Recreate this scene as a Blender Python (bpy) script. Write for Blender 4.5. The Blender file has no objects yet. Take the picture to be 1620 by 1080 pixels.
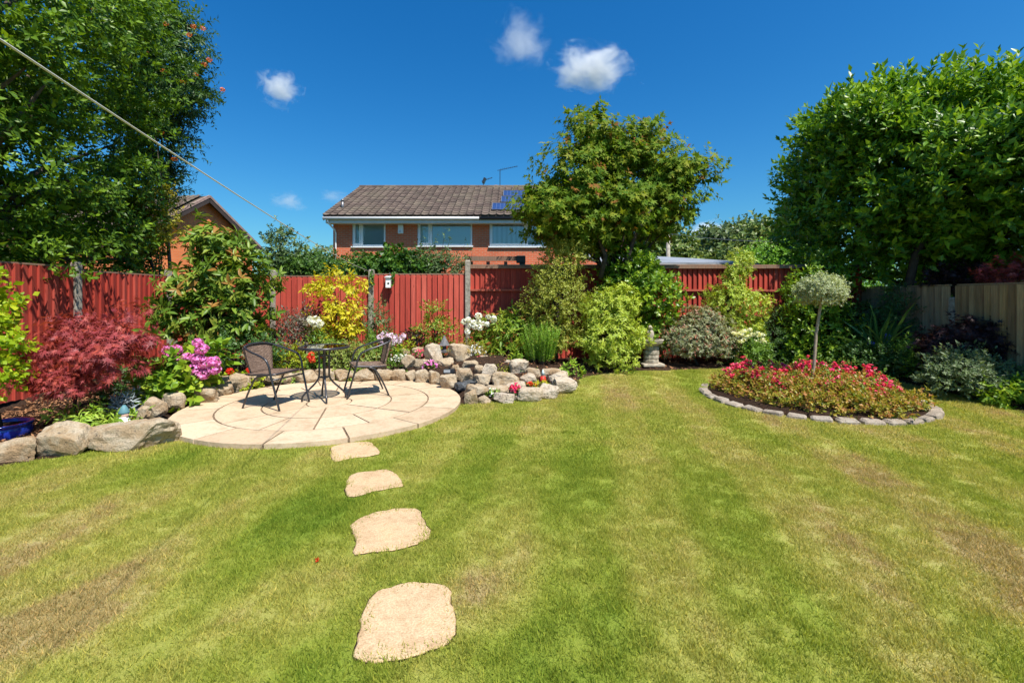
import bpy, bmesh, math, random
import numpy as np
from mathutils import Vector, Matrix, noise as mnoise
from mathutils.geometry import delaunay_2d_cdt

scene = bpy.context.scene
COL = scene.collection
rnd = random.Random(7)
RNG = np.random.default_rng(11)

# ------------------------------------------------------------------ camera, sky, sun, exposure
CAM_H = 1.4
cam_d = bpy.data.cameras.new('camera')
cam = bpy.data.objects.new('camera', cam_d)
COL.objects.link(cam)
cam.location = (0, 0, CAM_H)
cam.rotation_euler = (math.radians(90), 0, 0)
cam_d.sensor_width = 36
cam_d.lens = 16
cam_d.shift_y = -70 / 1620
cam_d.clip_start = 0.05
cam_d.clip_end = 3000
scene.camera = cam

SUN = Vector((.28, -.35, .76)).normalized()
EL = math.asin(SUN.z)
world = bpy.data.worlds.new('World')
scene.world = world
world.use_nodes = True
wn = world.node_tree
wn.nodes.clear()
sky = wn.nodes.new('ShaderNodeTexSky')
sky.sky_type = 'NISHITA'
sky.sun_disc = False
sky.sun_elevation = EL
sky.sun_rotation = math.atan2(SUN.x, SUN.y)
sky.altitude = 300
sky.air_density = 1.25
sky.dust_density = 1.6
sky.ozone_density = 4.0
hs = wn.nodes.new('ShaderNodeHueSaturation')
hs.inputs['Saturation'].default_value = 1.4
hs.inputs['Value'].default_value = 1.0
bg = wn.nodes.new('ShaderNodeBackground')
bg.inputs['Strength'].default_value = 0.090
wo = wn.nodes.new('ShaderNodeOutputWorld')
wn.links.new(sky.outputs[0], hs.inputs['Color'])
tint = wn.nodes.new('ShaderNodeMix')
tint.data_type = 'RGBA'
tint.blend_type = 'MULTIPLY'
tint.inputs[0].default_value = 1
tint.inputs[7].default_value = (.50, .92, 1.06, 1)
wn.links.new(hs.outputs[0], tint.inputs[6])
wn.links.new(tint.outputs[2], bg.inputs['Color'])
wn.links.new(bg.outputs[0], wo.inputs['Surface'])

sun_d = bpy.data.lights.new('sun', 'SUN')
sun_d.energy = 5.0
sun_d.angle = math.radians(0.53)
sun_d.color = (1.0, .94, .84)
sun = bpy.data.objects.new('sun', sun_d)
sun.rotation_euler = SUN.to_track_quat('Z', 'Y').to_euler()
sun.location = SUN * 60
COL.objects.link(sun)

scene.view_settings.view_transform = 'Standard'
scene.view_settings.look = 'None'
scene.view_settings.exposure = 0.64
scene.view_settings.gamma = 1
scene.view_settings.use_curve_mapping = False
cy = scene.cycles
cy.max_bounces = 6
cy.diffuse_bounces = 3
cy.glossy_bounces = 2
cy.transmission_bounces = 4
cy.transparent_max_bounces = 10
cy.volume_bounces = 3
cy.use_denoising = True
cy.sample_clamp_indirect = 6
cy.caustics_reflective = False
cy.caustics_refractive = False

# ------------------------------------------------------------------ surveying helpers (photo pixel -> place in the garden)
F = 720.0


def ss(a, b, x):
    t = np.clip((np.asarray(x, float) - a) / (b - a), 0, 1)
    return t * t * (3 - 2 * t)


def gz(x, y):
    """height of the turf"""
    return .17 * ss(6.4, 8.2, y) * ss(-1.5, 1.2, x)


def P(px, py, Y):
    return Vector(((px - 810) / F * Y, Y, CAM_H + (470 - py) / F * Y))


def G(px, py, z=None):
    zz = 0.0 if z is None else z
    for _ in range(12):
        Y = F * (CAM_H - zz) / (py - 470)
        X = (px - 810) / F * Y
        if z is None:
            zz = float(gz(X, Y))
    return Vector((X, Y, zz))


# ------------------------------------------------------------------ material helpers
def new_mat(name):
    m = bpy.data.materials.new(name)
    m.use_nodes = True
    nt = m.node_tree
    nt.nodes.clear()
    out = nt.nodes.new('ShaderNodeOutputMaterial')
    return m, nt, out


def N(nt, typ, **kw):
    n = nt.nodes.new(typ)
    for k, v in kw.items():
        if k in n.inputs:
            n.inputs[k].default_value = v
        else:
            setattr(n, k, v)
    return n


def ramp(nt, fac, stops, interp='LINEAR'):
    r = nt.nodes.new('ShaderNodeValToRGB')
    r.color_ramp.interpolation = interp
    el = r.color_ramp.elements
    while len(el) < len(stops):
        el.new(0.5)
    for e, (p, c) in zip(el, stops):
        e.position = p
        e.color = (c[0], c[1], c[2], 1)
    if fac is not None:
        nt.links.new(fac, r.inputs[0])
    return r


def mix(nt, fac, a, b, mode='MIX'):
    m = nt.nodes.new('ShaderNodeMix')
    m.data_type = 'RGBA'
    m.blend_type = mode
    for s, v in ((0, fac), (6, a), (7, b)):
        if isinstance(v, (int, float)):
            m.inputs[s].default_value = v
        elif isinstance(v, tuple):
            m.inputs[s].default_value = (v[0], v[1], v[2], 1)
        else:
            nt.links.new(v, m.inputs[s])
    return m.outputs[2]


def math_n(nt, op, a, b=None, c=None):
    n = nt.nodes.new('ShaderNodeMath')
    n.operation = op
    for i, v in enumerate((a, b, c)):
        if v is None:
            continue
        if isinstance(v, (int, float)):
            n.inputs[i].default_value = v
        else:
            nt.links.new(v, n.inputs[i])
    return n.outputs[0]


def noise(nt, vec, scale, detail=3, rough=.55, dist=0):
    n = N(nt, 'ShaderNodeTexNoise', Scale=scale, Detail=detail, Roughness=rough, Distortion=dist)
    if vec is not None:
        nt.links.new(vec, n.inputs['Vector'])
    return n


def mapping(nt, vec, scale=(1, 1, 1), rot=(0, 0, 0), loc=(0, 0, 0)):
    n = nt.nodes.new('ShaderNodeMapping')
    n.inputs['Scale'].default_value = scale
    n.inputs['Rotation'].default_value = rot
    n.inputs['Location'].default_value = loc
    nt.links.new(vec, n.inputs[0])
    return n.outputs[0]


def bump(nt, h, strength=.3, dist=.01):
    b = N(nt, 'ShaderNodeBump', Strength=strength, Distance=dist)
    nt.links.new(h, b.inputs['Height'])
    return b.outputs[0]


def simple(name, col, rough=.5, metal=0, vary=.15, scale=6, spec=.4, bumpy=0):
    m, nt, out = new_mat(name)
    tc = N(nt, 'ShaderNodeTexCoord')
    n = noise(nt, tc.outputs['Object'], scale, 4)
    dark = tuple(c * (1 - vary) for c in col)
    lite = tuple(min(1, c * (1 + vary)) for c in col)
    r = ramp(nt, n.outputs[0], [(.3, dark), (.7, lite)])
    b = N(nt, 'ShaderNodeBsdfPrincipled', Roughness=rough, Metallic=metal)
    b.inputs['Specular IOR Level'].default_value = spec
    nt.links.new(r.outputs[0], b.inputs['Base Color'])
    if bumpy:
        nt.links.new(bump(nt, noise(nt, tc.outputs['Object'], scale * 8, 4).outputs[0], bumpy, .004), b.inputs['Normal'])
    nt.links.new(b.outputs[0], out.inputs[0])
    return m


GAIN = 1.2


def leaf_mat(name, cols, margin=None, mthr=.55, rough=.45, transl=.28, spec=.35, tip=None):
    """cols: two to four leaf colours picked per leaf; margin: variegated edge; tip: young tips, painted sunlight on the laurel"""
    m, nt, out = new_mat(name)
    at = N(nt, 'ShaderNodeAttribute', attribute_name='leaf')
    sp = N(nt, 'ShaderNodeSeparateColor')
    nt.links.new(at.outputs['Color'], sp.inputs[0])
    k = len(cols)
    r = ramp(nt, sp.outputs[0], [((i + .5) / k, tuple(min(.85, q * GAIN) for q in c)) for i, c in enumerate(cols)])
    c = r.outputs[0]
    if margin is not None:
        mk = math_n(nt, 'GREATER_THAN', sp.outputs[2], mthr)
        c = mix(nt, mk, c, margin)
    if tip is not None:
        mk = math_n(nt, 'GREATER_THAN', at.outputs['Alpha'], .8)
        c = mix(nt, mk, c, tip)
    b = N(nt, 'ShaderNodeBsdfPrincipled', Roughness=rough)
    b.inputs['Specular IOR Level'].default_value = spec
    nt.links.new(c, b.inputs['Base Color'])
    t = N(nt, 'ShaderNodeBsdfTranslucent')
    nt.links.new(mix(nt, 1.0, c, (1.35, 1.3, .55), 'MULTIPLY'), t.inputs[0])
    mx = N(nt, 'ShaderNodeMixShader')
    mx.inputs[0].default_value = transl
    nt.links.new(b.outputs[0], mx.inputs[1])
    nt.links.new(t.outputs[0], mx.inputs[2])
    nt.links.new(mx.outputs[0], out.inputs[0])
    return m


def board_mat(name, cols, stain=(.1, .03, .02), rough=.8):
    m, nt, out = new_mat(name)
    tc = N(nt, 'ShaderNodeTexCoord')
    oi = N(nt, 'ShaderNodeObjectInfo')
    va = N(nt, 'ShaderNodeVectorMath', operation='ADD')
    nt.links.new(tc.outputs['Object'], va.inputs[0])
    cmb = N(nt, 'ShaderNodeCombineXYZ')
    r10 = math_n(nt, 'MULTIPLY', oi.outputs['Random'], 37.0)
    for i in range(3):
        nt.links.new(r10, cmb.inputs[i])
    nt.links.new(cmb.outputs[0], va.inputs[1])
    v = va.outputs[0]
    grain = noise(nt, mapping(nt, v, (30, 30, 1.2)), 2.0, 6, .6, .6)
    blot = noise(nt, mapping(nt, v, (3, 3, 1.0)), 2.2, 5, .6)
    tone = ramp(nt, oi.outputs['Random'], [((i + .5) / len(cols), c) for i, c in enumerate(cols)])
    c = mix(nt, ramp(nt, blot.outputs[0], [(.35, (0, 0, 0)), (.75, (.55,) * 3)]).outputs[0], tone.outputs[0], stain)
    vo = N(nt, 'ShaderNodeTexVoronoi', Scale=2.2)
    nt.links.new(mapping(nt, v, (3.5, 3.5, .9)), vo.inputs['Vector'])
    c = mix(nt, ramp(nt, vo.outputs['Distance'], [(.03, (.75,) * 3), (.10, (0,) * 3)]).outputs[0], c, tuple(q * .45 for q in stain))
    c2 = mix(nt, .8, c, ramp(nt, grain.outputs[0], [(.3, (.6,) * 3), (.65, (1.12,) * 3)]).outputs[0], 'MULTIPLY')
    b = N(nt, 'ShaderNodeBsdfPrincipled', Roughness=rough)
    b.inputs['Specular IOR Level'].default_value = .2
    nt.links.new(c2, b.inputs['Base Color'])
    nt.links.new(bump(nt, grain.outputs[0], .35, .004), b.inputs['Normal'])
    nt.links.new(b.outputs[0], out.inputs[0])
    return m


def rock_mat(name, cols, lichen=(.42, .40, .34), dark=(.05, .045, .04)):
    m, nt, out = new_mat(name)
    tc = N(nt, 'ShaderNodeTexCoord')
    oi = N(nt, 'ShaderNodeObjectInfo')
    va = N(nt, 'ShaderNodeVectorMath', operation='ADD')
    nt.links.new(tc.outputs['Object'], va.inputs[0])
    nt.links.new(oi.outputs['Location'], va.inputs[1])
    v = va.outputs[0]
    n1 = noise(nt, v, 7, 6, .65, .4)
    n2 = noise(nt, v, 26, 5, .7)
    n3 = noise(nt, v, 90, 4, .7)
    tone = ramp(nt, oi.outputs['Random'], [((i + .5) / len(cols), c) for i, c in enumerate(cols)])
    c = mix(nt, ramp(nt, n1.outputs[0], [(.42, (0, 0, 0)), (.62, (.8,) * 3)]).outputs[0], tone.outputs[0], lichen)
    c = mix(nt, ramp(nt, n2.outputs[0], [(.28, (.85,) * 3), (.45, (0, 0, 0))]).outputs[0], c, dark)
    c = mix(nt, .6, c, ramp(nt, n3.outputs[0], [(.3, (.6,) * 3), (.7, (1.25,) * 3)]).outputs[0], 'MULTIPLY')
    b = N(nt, 'ShaderNodeBsdfPrincipled', Roughness=.9)
    b.inputs['Specular IOR Level'].default_value = .15
    nt.links.new(c, b.inputs['Base Color'])
    hsum = math_n(nt, 'ADD', n2.outputs[0], math_n(nt, 'MULTIPLY', n3.outputs[0], .5))
    nt.links.new(bump(nt, hsum, .8, .02), b.inputs['Normal'])
    nt.links.new(b.outputs[0], out.inputs[0])
    return m


# ------------------------------------------------------------------ mesh helpers
class MB:
    """collects shapes into one mesh"""

    def __init__(s):
        s.v, s.f, s.mi = [], [], []

    def add(s, vs, fs, mi=0):
        o = len(s.v)
        s.v += [tuple(p) for p in vs]
        s.f += [tuple(i + o for i in q) for q in fs]
        s.mi += [mi] * len(fs)
        return s

    def box(s, c, size, rz=0, rx=0, ry=0, mi=0, taper=1.0):
        M = Matrix.Rotation(rz, 3, 'Z') @ Matrix.Rotation(ry, 3, 'Y') @ Matrix.Rotation(rx, 3, 'X')
        vs = []
        for z in (-.5, .5):
            k = taper if z > 0 else 1
            for x, y in ((-.5, -.5), (.5, -.5), (.5, .5), (-.5, .5)):
                vs.append(Vector(c) + M @ Vector((x * size[0] * k, y * size[1] * k, z * size[2])))
        return s.add(vs, [(3, 2, 1, 0), (4, 5, 6, 7), (0, 1, 5, 4), (1, 2, 6, 5), (2, 3, 7, 6), (3, 0, 4, 7)], mi)

    def tube(s, pts, r, n=8, closed=False, mi=0):
        pts = [Vector(p) for p in pts]
        k = len(pts)
        rs = list(r) if hasattr(r, '__len__') else [r] * k
        vs, fs = [], []
        prev = None
        for i, p in enumerate(pts):
            if closed:
                d = pts[(i + 1) % k] - pts[i - 1]
            else:
                d = pts[min(i + 1, k - 1)] - pts[max(i - 1, 0)]
            d = d.normalized() if d.length > 1e-9 else Vector((0, 0, 1))
            if prev is None:
                a = d.orthogonal().normalized()
            else:
                a = (prev - d * prev.dot(d))
                a = a.normalized() if a.length > 1e-6 else d.orthogonal().normalized()
            prev = a
            b = d.cross(a)
            for j in range(n):
                t = 2 * math.pi * j / n
                vs.append(p + (a * math.cos(t) + b * math.sin(t)) * rs[i])
        for i in range(k if closed else k - 1):
            i2 = (i + 1) % k
            for j in range(n):
                j2 = (j + 1) % n
                fs.append((i * n + j, i * n + j2, i2 * n + j2, i2 * n + j))
        if not closed:
            fs.append(tuple(reversed(range(n))))
            fs.append(tuple((k - 1) * n + j for j in range(n)))
        return s.add(vs, fs, mi)

    def lathe(s, prof, c=(0, 0, 0), n=20, mi=0, cap=True, jit=0):
        vs, fs = [], []
        for r, z in prof:
            for j in range(n):
                t = 2 * math.pi * j / n
                rr = r * (1 + jit * rnd.uniform(-1, 1))
                vs.append((c[0] + rr * math.cos(t), c[1] + rr * math.sin(t), c[2] + z))
        for i in range(len(prof) - 1):
            for j in range(n):
                j2 = (j + 1) % n
                fs.append((i * n + j, i * n + j2, (i + 1) * n + j2, (i + 1) * n + j))
        if cap:
            fs.append(tuple(reversed(range(n))))
            fs.append(tuple((len(prof) - 1) * n + j for j in range(n)))
        return s.add(vs, fs, mi)

    def prism(s, poly, z0, z1, mi=0):
        n = len(poly)
        vs = [(x, y, z0) for x, y in poly] + [(x, y, z1) for x, y in poly]
        fs = [tuple(reversed(range(n))), tuple(range(n, 2 * n))]
        fs += [(i, (i + 1) % n, n + (i + 1) % n, n + i) for i in range(n)]
        return s.add(vs, fs, mi)

    def mesh(s, name, mats, smooth=False, bevel=0):
        me = bpy.data.meshes.new(name)
        me.from_pydata(s.v, [], s.f)
        for m in (mats if isinstance(mats, (list, tuple)) else [mats]):
            me.materials.append(m)
        if any(s.mi):
            me.polygons.foreach_set('material_index', s.mi)
        if bevel:
            bm = bmesh.new()
            bm.from_mesh(me)
            bmesh.ops.bevel(bm, geom=bm.edges[:], offset=bevel, segments=1, affect='EDGES')
            bm.to_mesh(me)
            bm.free()
        if smooth:
            me.polygons.foreach_set('use_smooth', [True] * len(me.polygons))
        me.update()
        return me


def tag(o, label=None, cat=None, group=None, kind=None):
    if label:
        o['label'] = label
    if cat:
        o['category'] = cat
    if group:
        o['group'] = group
    if kind:
        o['kind'] = kind
    return o


def thing(name, label, cat, loc=(0, 0, 0), rz=0, group=None, kind=None):
    o = bpy.data.objects.new(name, None)
    o.empty_display_size = .1
    o.location = loc
    o.rotation_euler = (0, 0, rz)
    COL.objects.link(o)
    return tag(o, label, cat, group, kind)


def link(name, me, parent=None, loc=None, rot=None, scale=None):
    o = bpy.data.objects.new(name, me)
    COL.objects.link(o)
    if parent is not None:
        o.parent = parent
    if loc is not None:
        o.location = loc
    if rot is not None:
        o.rotation_euler = rot
    if scale is not None:
        o.scale = scale
    return o


def root_of(p):
    v = Vector((0, 0, 0))
    while p is not None:
        v = v + p.location
        p = p.parent
    return v


def part(name, mb, mat, parent=None, world=True, smooth=False, bevel=0):
    """world=True: the shapes were given in garden coordinates; shift them into the (unrotated) parent"""
    if world and parent is not None:
        o = root_of(parent)
        mb.v = [(x - o.x, y - o.y, z - o.z) for x, y, z in mb.v]
    return link(name, mb.mesh(name, mat, smooth, bevel), parent)


def np_mesh(name, verts, faces, mat, attr=None):
    """verts (n,3); faces: list of (m,k) int arrays"""
    me = bpy.data.meshes.new(name)
    me.vertices.add(len(verts))
    me.vertices.foreach_set('co', np.asarray(verts, np.float32).ravel())
    loops = np.concatenate([f.ravel() for f in faces]).astype(np.int32)
    tot = np.concatenate([np.full(len(f), f.shape[1], np.int32) for f in faces])
    me.loops.add(len(loops))
    me.loops.foreach_set('vertex_index', loops)
    me.polygons.add(len(tot))
    st = np.zeros(len(tot), np.int32)
    st[1:] = np.cumsum(tot)[:-1]
    me.polygons.foreach_set('loop_start', st)
    me.polygons.foreach_set('loop_total', tot)
    if attr is not None:
        a = me.attributes.new('leaf', 'FLOAT_COLOR', 'POINT')
        a.data.foreach_set('color', np.asarray(attr, np.float32).ravel())
    me.materials.append(mat)
    me.update(calc_edges=True)
    return me


# ------------------------------------------------------------------ leaves
def T(vs, fs):
    return np.array([v[:3] for v in vs], float), np.array(fs, int), np.array([v[3] for v in vs], float)


def palm(lobes, notch, long0=1.0):
    vs = [(0, .32, 0, 0)]
    rim = [(0, 0, 0, .5)]
    k = lobes
    for i in range(k):
        a = math.radians(-130 + 260 * i / (k - 1))
        ln = (.42 + .26 * math.cos(a)) * long0
        rim.append((math.sin(a) * ln, .32 + math.cos(a) * ln, -.07, 1))
        if i < k - 1:
            a2 = math.radians(-130 + 260 * (i + .5) / (k - 1))
            rim.append((math.sin(a2) * notch, .32 + math.cos(a2) * notch, .04, .5))
    vs += rim
    n = len(rim)
    return T(vs, [(0, 1 + i, 1 + (i + 1) % n) for i in range(n)])


SHAPE = {
    'ov': T([(0, 0, 0, .6), (-.5, .45, .12, 1), (.5, .45, .12, 1), (0, .5, 0, 0), (0, 1, -.1, .8)],
            [(0, 3, 1), (0, 2, 3), (1, 3, 4), (3, 2, 4)]),
    'ov8': T([(0, 0, 0, .6), (-.44, .3, .10, 1), (0, .3, .0, 0), (.44, .3, .10, 1), (-.42, .66, .06, 1), (0, .66, -.04, 0),
              (.42, .66, .06, 1), (0, 1, -.16, .8)],
             [(0, 2, 1), (0, 3, 2), (1, 2, 4), (2, 5, 4), (2, 3, 5), (3, 6, 5), (4, 5, 7), (5, 6, 7)]),
    'strap': T([(-.5, 0, 0, 1), (.5, 0, 0, 1), (-.5, .4, .06, 1), (.5, .4, .06, 1), (-.4, .75, -.02, 1), (.4, .75, -.02, 1), (0, 1, -.2, .8)],
               [(0, 1, 3, ), (0, 3, 2), (2, 3, 5), (2, 5, 4), (4, 5, 6)]),
    'needle': T([(-.5, 0, 0, 1), (.5, 0, 0, 1), (0, 1, 0, .5)], [(0, 1, 2)]),
    'palm5': palm(5, .20),
    'palm7': palm(7, .13, 1.15),
    'petal': T([(0, 0, 0, .2), (-.5, .6, .1, 1), (.5, .6, .1, 1), (0, 1, .05, 1)], [(0, 2, 1), (1, 2, 3)]),
}


def unit(a):
    return a / np.maximum(np.linalg.norm(a, axis=-1, keepdims=True), 1e-9)


def leaves_mesh(name, mat, pos, dirs, n=7, L=.08, W=.035, shape='ov', shoot=.08, a0=80, a1=25, droop=.15, jit=.3, seed=0, tipf=0.0, lvar=.25):
    r = np.random.default_rng(seed + 101)
    S = len(pos)
    d = unit(np.asarray(dirs, float))
    ref = np.where(np.abs(d[:, 2:3]) > .9, np.array([[1., 0, 0]]), np.array([[0., 0, 1]]))
    u = unit(np.cross(d, ref))
    v = np.cross(d, u)
    j = np.arange(n)
    phi = j[None, :] * 2.39996 + r.uniform(0, 6.28, (S, 1)) + r.normal(0, jit, (S, n))
    t = (j[None, :] + .5) / n + r.normal(0, .08, (S, n))
    ang = np.radians(a0 + (a1 - a0) * np.clip(t, 0, 1)) + r.normal(0, jit * .6, (S, n))
    sz = (1 + r.normal(0, lvar, (S, n))).clip(.45, 1.6) * (1 + r.normal(0, .12, (S, 1))).clip(.6, 1.4)
    rad = u[:, None] * np.cos(phi)[..., None] + v[:, None] * np.sin(phi)[..., None]
    ld = d[:, None] * np.cos(ang)[..., None] + rad * np.sin(ang)[..., None]
    ld[..., 2] -= droop * (1 + r.normal(0, .4, (S, n)))
    ld = unit(ld)
    nr = d[:, None] - ld * (d[:, None] * ld).sum(-1, keepdims=True) + r.normal(0, .18, (S, n, 3))
    nr = unit(nr - ld * (nr * ld).sum(-1, keepdims=True))
    wd = np.cross(ld, nr)
    p = np.asarray(pos, float)[:, None] + d[:, None] * (shoot * t)[..., None]
    tv, tf, tb = SHAPE[shape]
    k = len(tv)
    M = S * n
    p, ld, nr, wd, sz = (a.reshape(M, -1) for a in (p, ld, nr, wd, sz))
    V = (p[:, None] + (wd[:, None] * (tv[None, :, 0:1] * W) + ld[:, None] * (tv[None, :, 1:2] * L) + nr[:, None] * (tv[None, :, 2:3] * L * .6)) * sz[:, None])
    V = V.reshape(-1, 3)
    Fc = (tf[None] + (np.arange(M) * k)[:, None, None]).reshape(-1, tf.shape[1])
    lr = np.clip(.55 * r.random((S, 1)) + .45 * r.random((S, n)), 0, 1).reshape(M)
    tp = (np.repeat(r.random(S) < tipf, n) & (np.tile(j, S) > n * .45)).astype(float)
    A = np.stack([np.repeat(lr, k), np.tile(tv[:, 1], M), np.tile(tb, M), np.repeat(tp, k)], 1)
    return np_mesh(name, V, [Fc], mat, A)


def sphere_dirs(n, r):
    a = r.normal(size=(n, 3))
    return unit(a)


def crown_points(blobs, n_clumps, per, rc, seed, rmin=.62, rmax=1.04, up=.45, low=-.75, lump=.16, flat=1.0):
    """blobs: (cx,cy,cz,rx,ry,rz) -> clump centres, sprig positions, sprig directions"""
    r = np.random.default_rng(seed)
    B = np.array(blobs, float)
    area = B[:, 3] * B[:, 4] + B[:, 3] * B[:, 5] + B[:, 4] * B[:, 5]
    cnt = np.maximum(1, (n_clumps * area / area.sum()).astype(int))
    CC, OO = [], []
    for b, m in zip(B, cnt):
        d = sphere_dirs(m * 2, r)
        d = d[d[:, 2] > low][:m]
        rr = rmin + (rmax - rmin) * r.random((len(d), 1)) ** .6
        k = r.uniform(0, 6.28, 6)
        lumps = 1 + lump * (np.sin(4 * d[:, :1] + k[0]) * np.sin(3 * d[:, 1:2] * 1.5 + k[1]) + np.sin(5 * d[:, 2:3] + k[2]) * .6)
        c = b[None, :3] + d * b[None, 3:] * rr * lumps
        o = unit(d / b[None, 3:])
        # drop the ones buried in a neighbouring blob
        keep = np.ones(len(c), bool)
        for q in B:
            if (q == b).all():
                continue
            e = np.linalg.norm((c - q[:3]) / q[3:], axis=1)
            keep &= ~((e < .6) & (r.random(len(c)) < .8))
        CC.append(c[keep])
        OO.append(o[keep])
    C = np.concatenate(CC)
    O = np.concatenate(OO)
    off = r.normal(size=(len(C), per, 3)) * rc * .55 * np.array([1, 1, flat])
    pos = (C[:, None] + off).reshape(-1, 3)
    d = unit(.75 * O[:, None] + .5 * off / rc + np.array([0, 0, up]) + r.normal(0, .3, (len(C), per, 3))).reshape(-1, 3)
    return C, pos, d


def limbs(mb, base, top, targets, r0, seed=0, n=5):
    """a tapered trunk from base to top and curved limbs on to the targets"""
    rr = random.Random(seed)
    base, top = Vector(base), Vector(top)
    mid = (base + top) / 2 + Vector((rr.uniform(-.06, .06), rr.uniform(-.06, .06), 0)) * (top - base).length
    mb.tube([base, base.lerp(mid, .5), mid, mid.lerp(top, .6), top], [r0 * 1.15, r0, r0 * .9, r0 * .8, r0 * .7], n + 2)
    for t in targets:
        t = Vector(t)
        s = mid.lerp(top, rr.uniform(.1, 1.0))
        ln = (t - s).length
        m = s.lerp(t, .5) + Vector((rr.uniform(-.1, .1), rr.uniform(-.1, .1), rr.uniform(.0, .15))) * ln
        mb.tube([s, s.lerp(m, .55), m, m.lerp(t, .5), t], [r0 * .5, r0 * .4, r0 * .3, r0 * .2, r0 * .08], n)


def B(x0, y0, x1, y1, Y, dr=.8, ry=None):
    """ellipsoid that fills a pixel box at depth Y"""
    rx = abs(x1 - x0) / 2 / F * Y
    rz = abs(y1 - y0) / 2 / F * Y
    c = P((x0 + x1) / 2, (y0 + y1) / 2, Y)
    return (c.x, c.y, c.z, rx, ry if ry else rx * dr, rz)


BARK = simple('bark', (.11, .085, .06), .9, vary=.45, scale=14, bumpy=.6)
DBARK = simple('dark_bark', (.045, .035, .028), .9, vary=.4, scale=14, bumpy=.5)


def plant(name, label, cat, base, blobs, mat, clumps=60, per=6, rc=.1, n=6, L=.06, W=.03, shape='ov', shoot=.07, seed=1, up=.45,
          a0=80, a1=25, droop=.15, stem=.015, nl=10, bark=None, group=None, tree=False, low=-.75, rmin=.5, trunk_top=None, tipf=0, lump=.16, jit=.3, flat=1.0):
    base = Vector(base)
    t = thing(name, label, cat, base, group=group)
    C, pos, d = crown_points(blobs, clumps, per, rc, seed, rmin=rmin, up=up, low=low, lump=lump, flat=flat)
    me = leaves_mesh('crown' if tree else 'foliage', mat, pos - np.array(base), d, n, L, W, shape, shoot, a0, a1, droop, jit, seed, tipf)
    f = link('crown' if tree else 'foliage', me, t)
    if stem:
        mb = MB()
        b0 = np.array(blobs[0])
        tt = Vector(trunk_top) if trunk_top else Vector((b0[0], b0[1], max(base.z + .1, b0[2] - b0[5] * .35)))
        ix = np.random.default_rng(seed).choice(len(C), min(nl, len(C)), replace=False)
        limbs(mb, base - Vector((0, 0, .03)), tt, [C[i] for i in ix], stem, seed)
        part('trunk' if tree else 'stem', mb, bark or DBARK, t, smooth=True)
    return t, C, pos, d


def flower_mesh(name, mat, r, n, pr, seed=0, dome=False, petals=4, flat=1.0):
    """a round flower head of n small florets"""
    g = np.random.default_rng(seed)
    d = sphere_dirs(n * 2, g)
    if dome:
        d = d[d[:, 2] > -.2]
    d = d[:n]
    pos = d * r * np.array([1, 1, flat]) * g.uniform(.8, 1.02, (len(d), 1))
    return leaves_mesh(name, mat, pos, d, petals, pr, pr * .9, 'petal', 0.0, 72, 72, 0, .1, seed)


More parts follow.
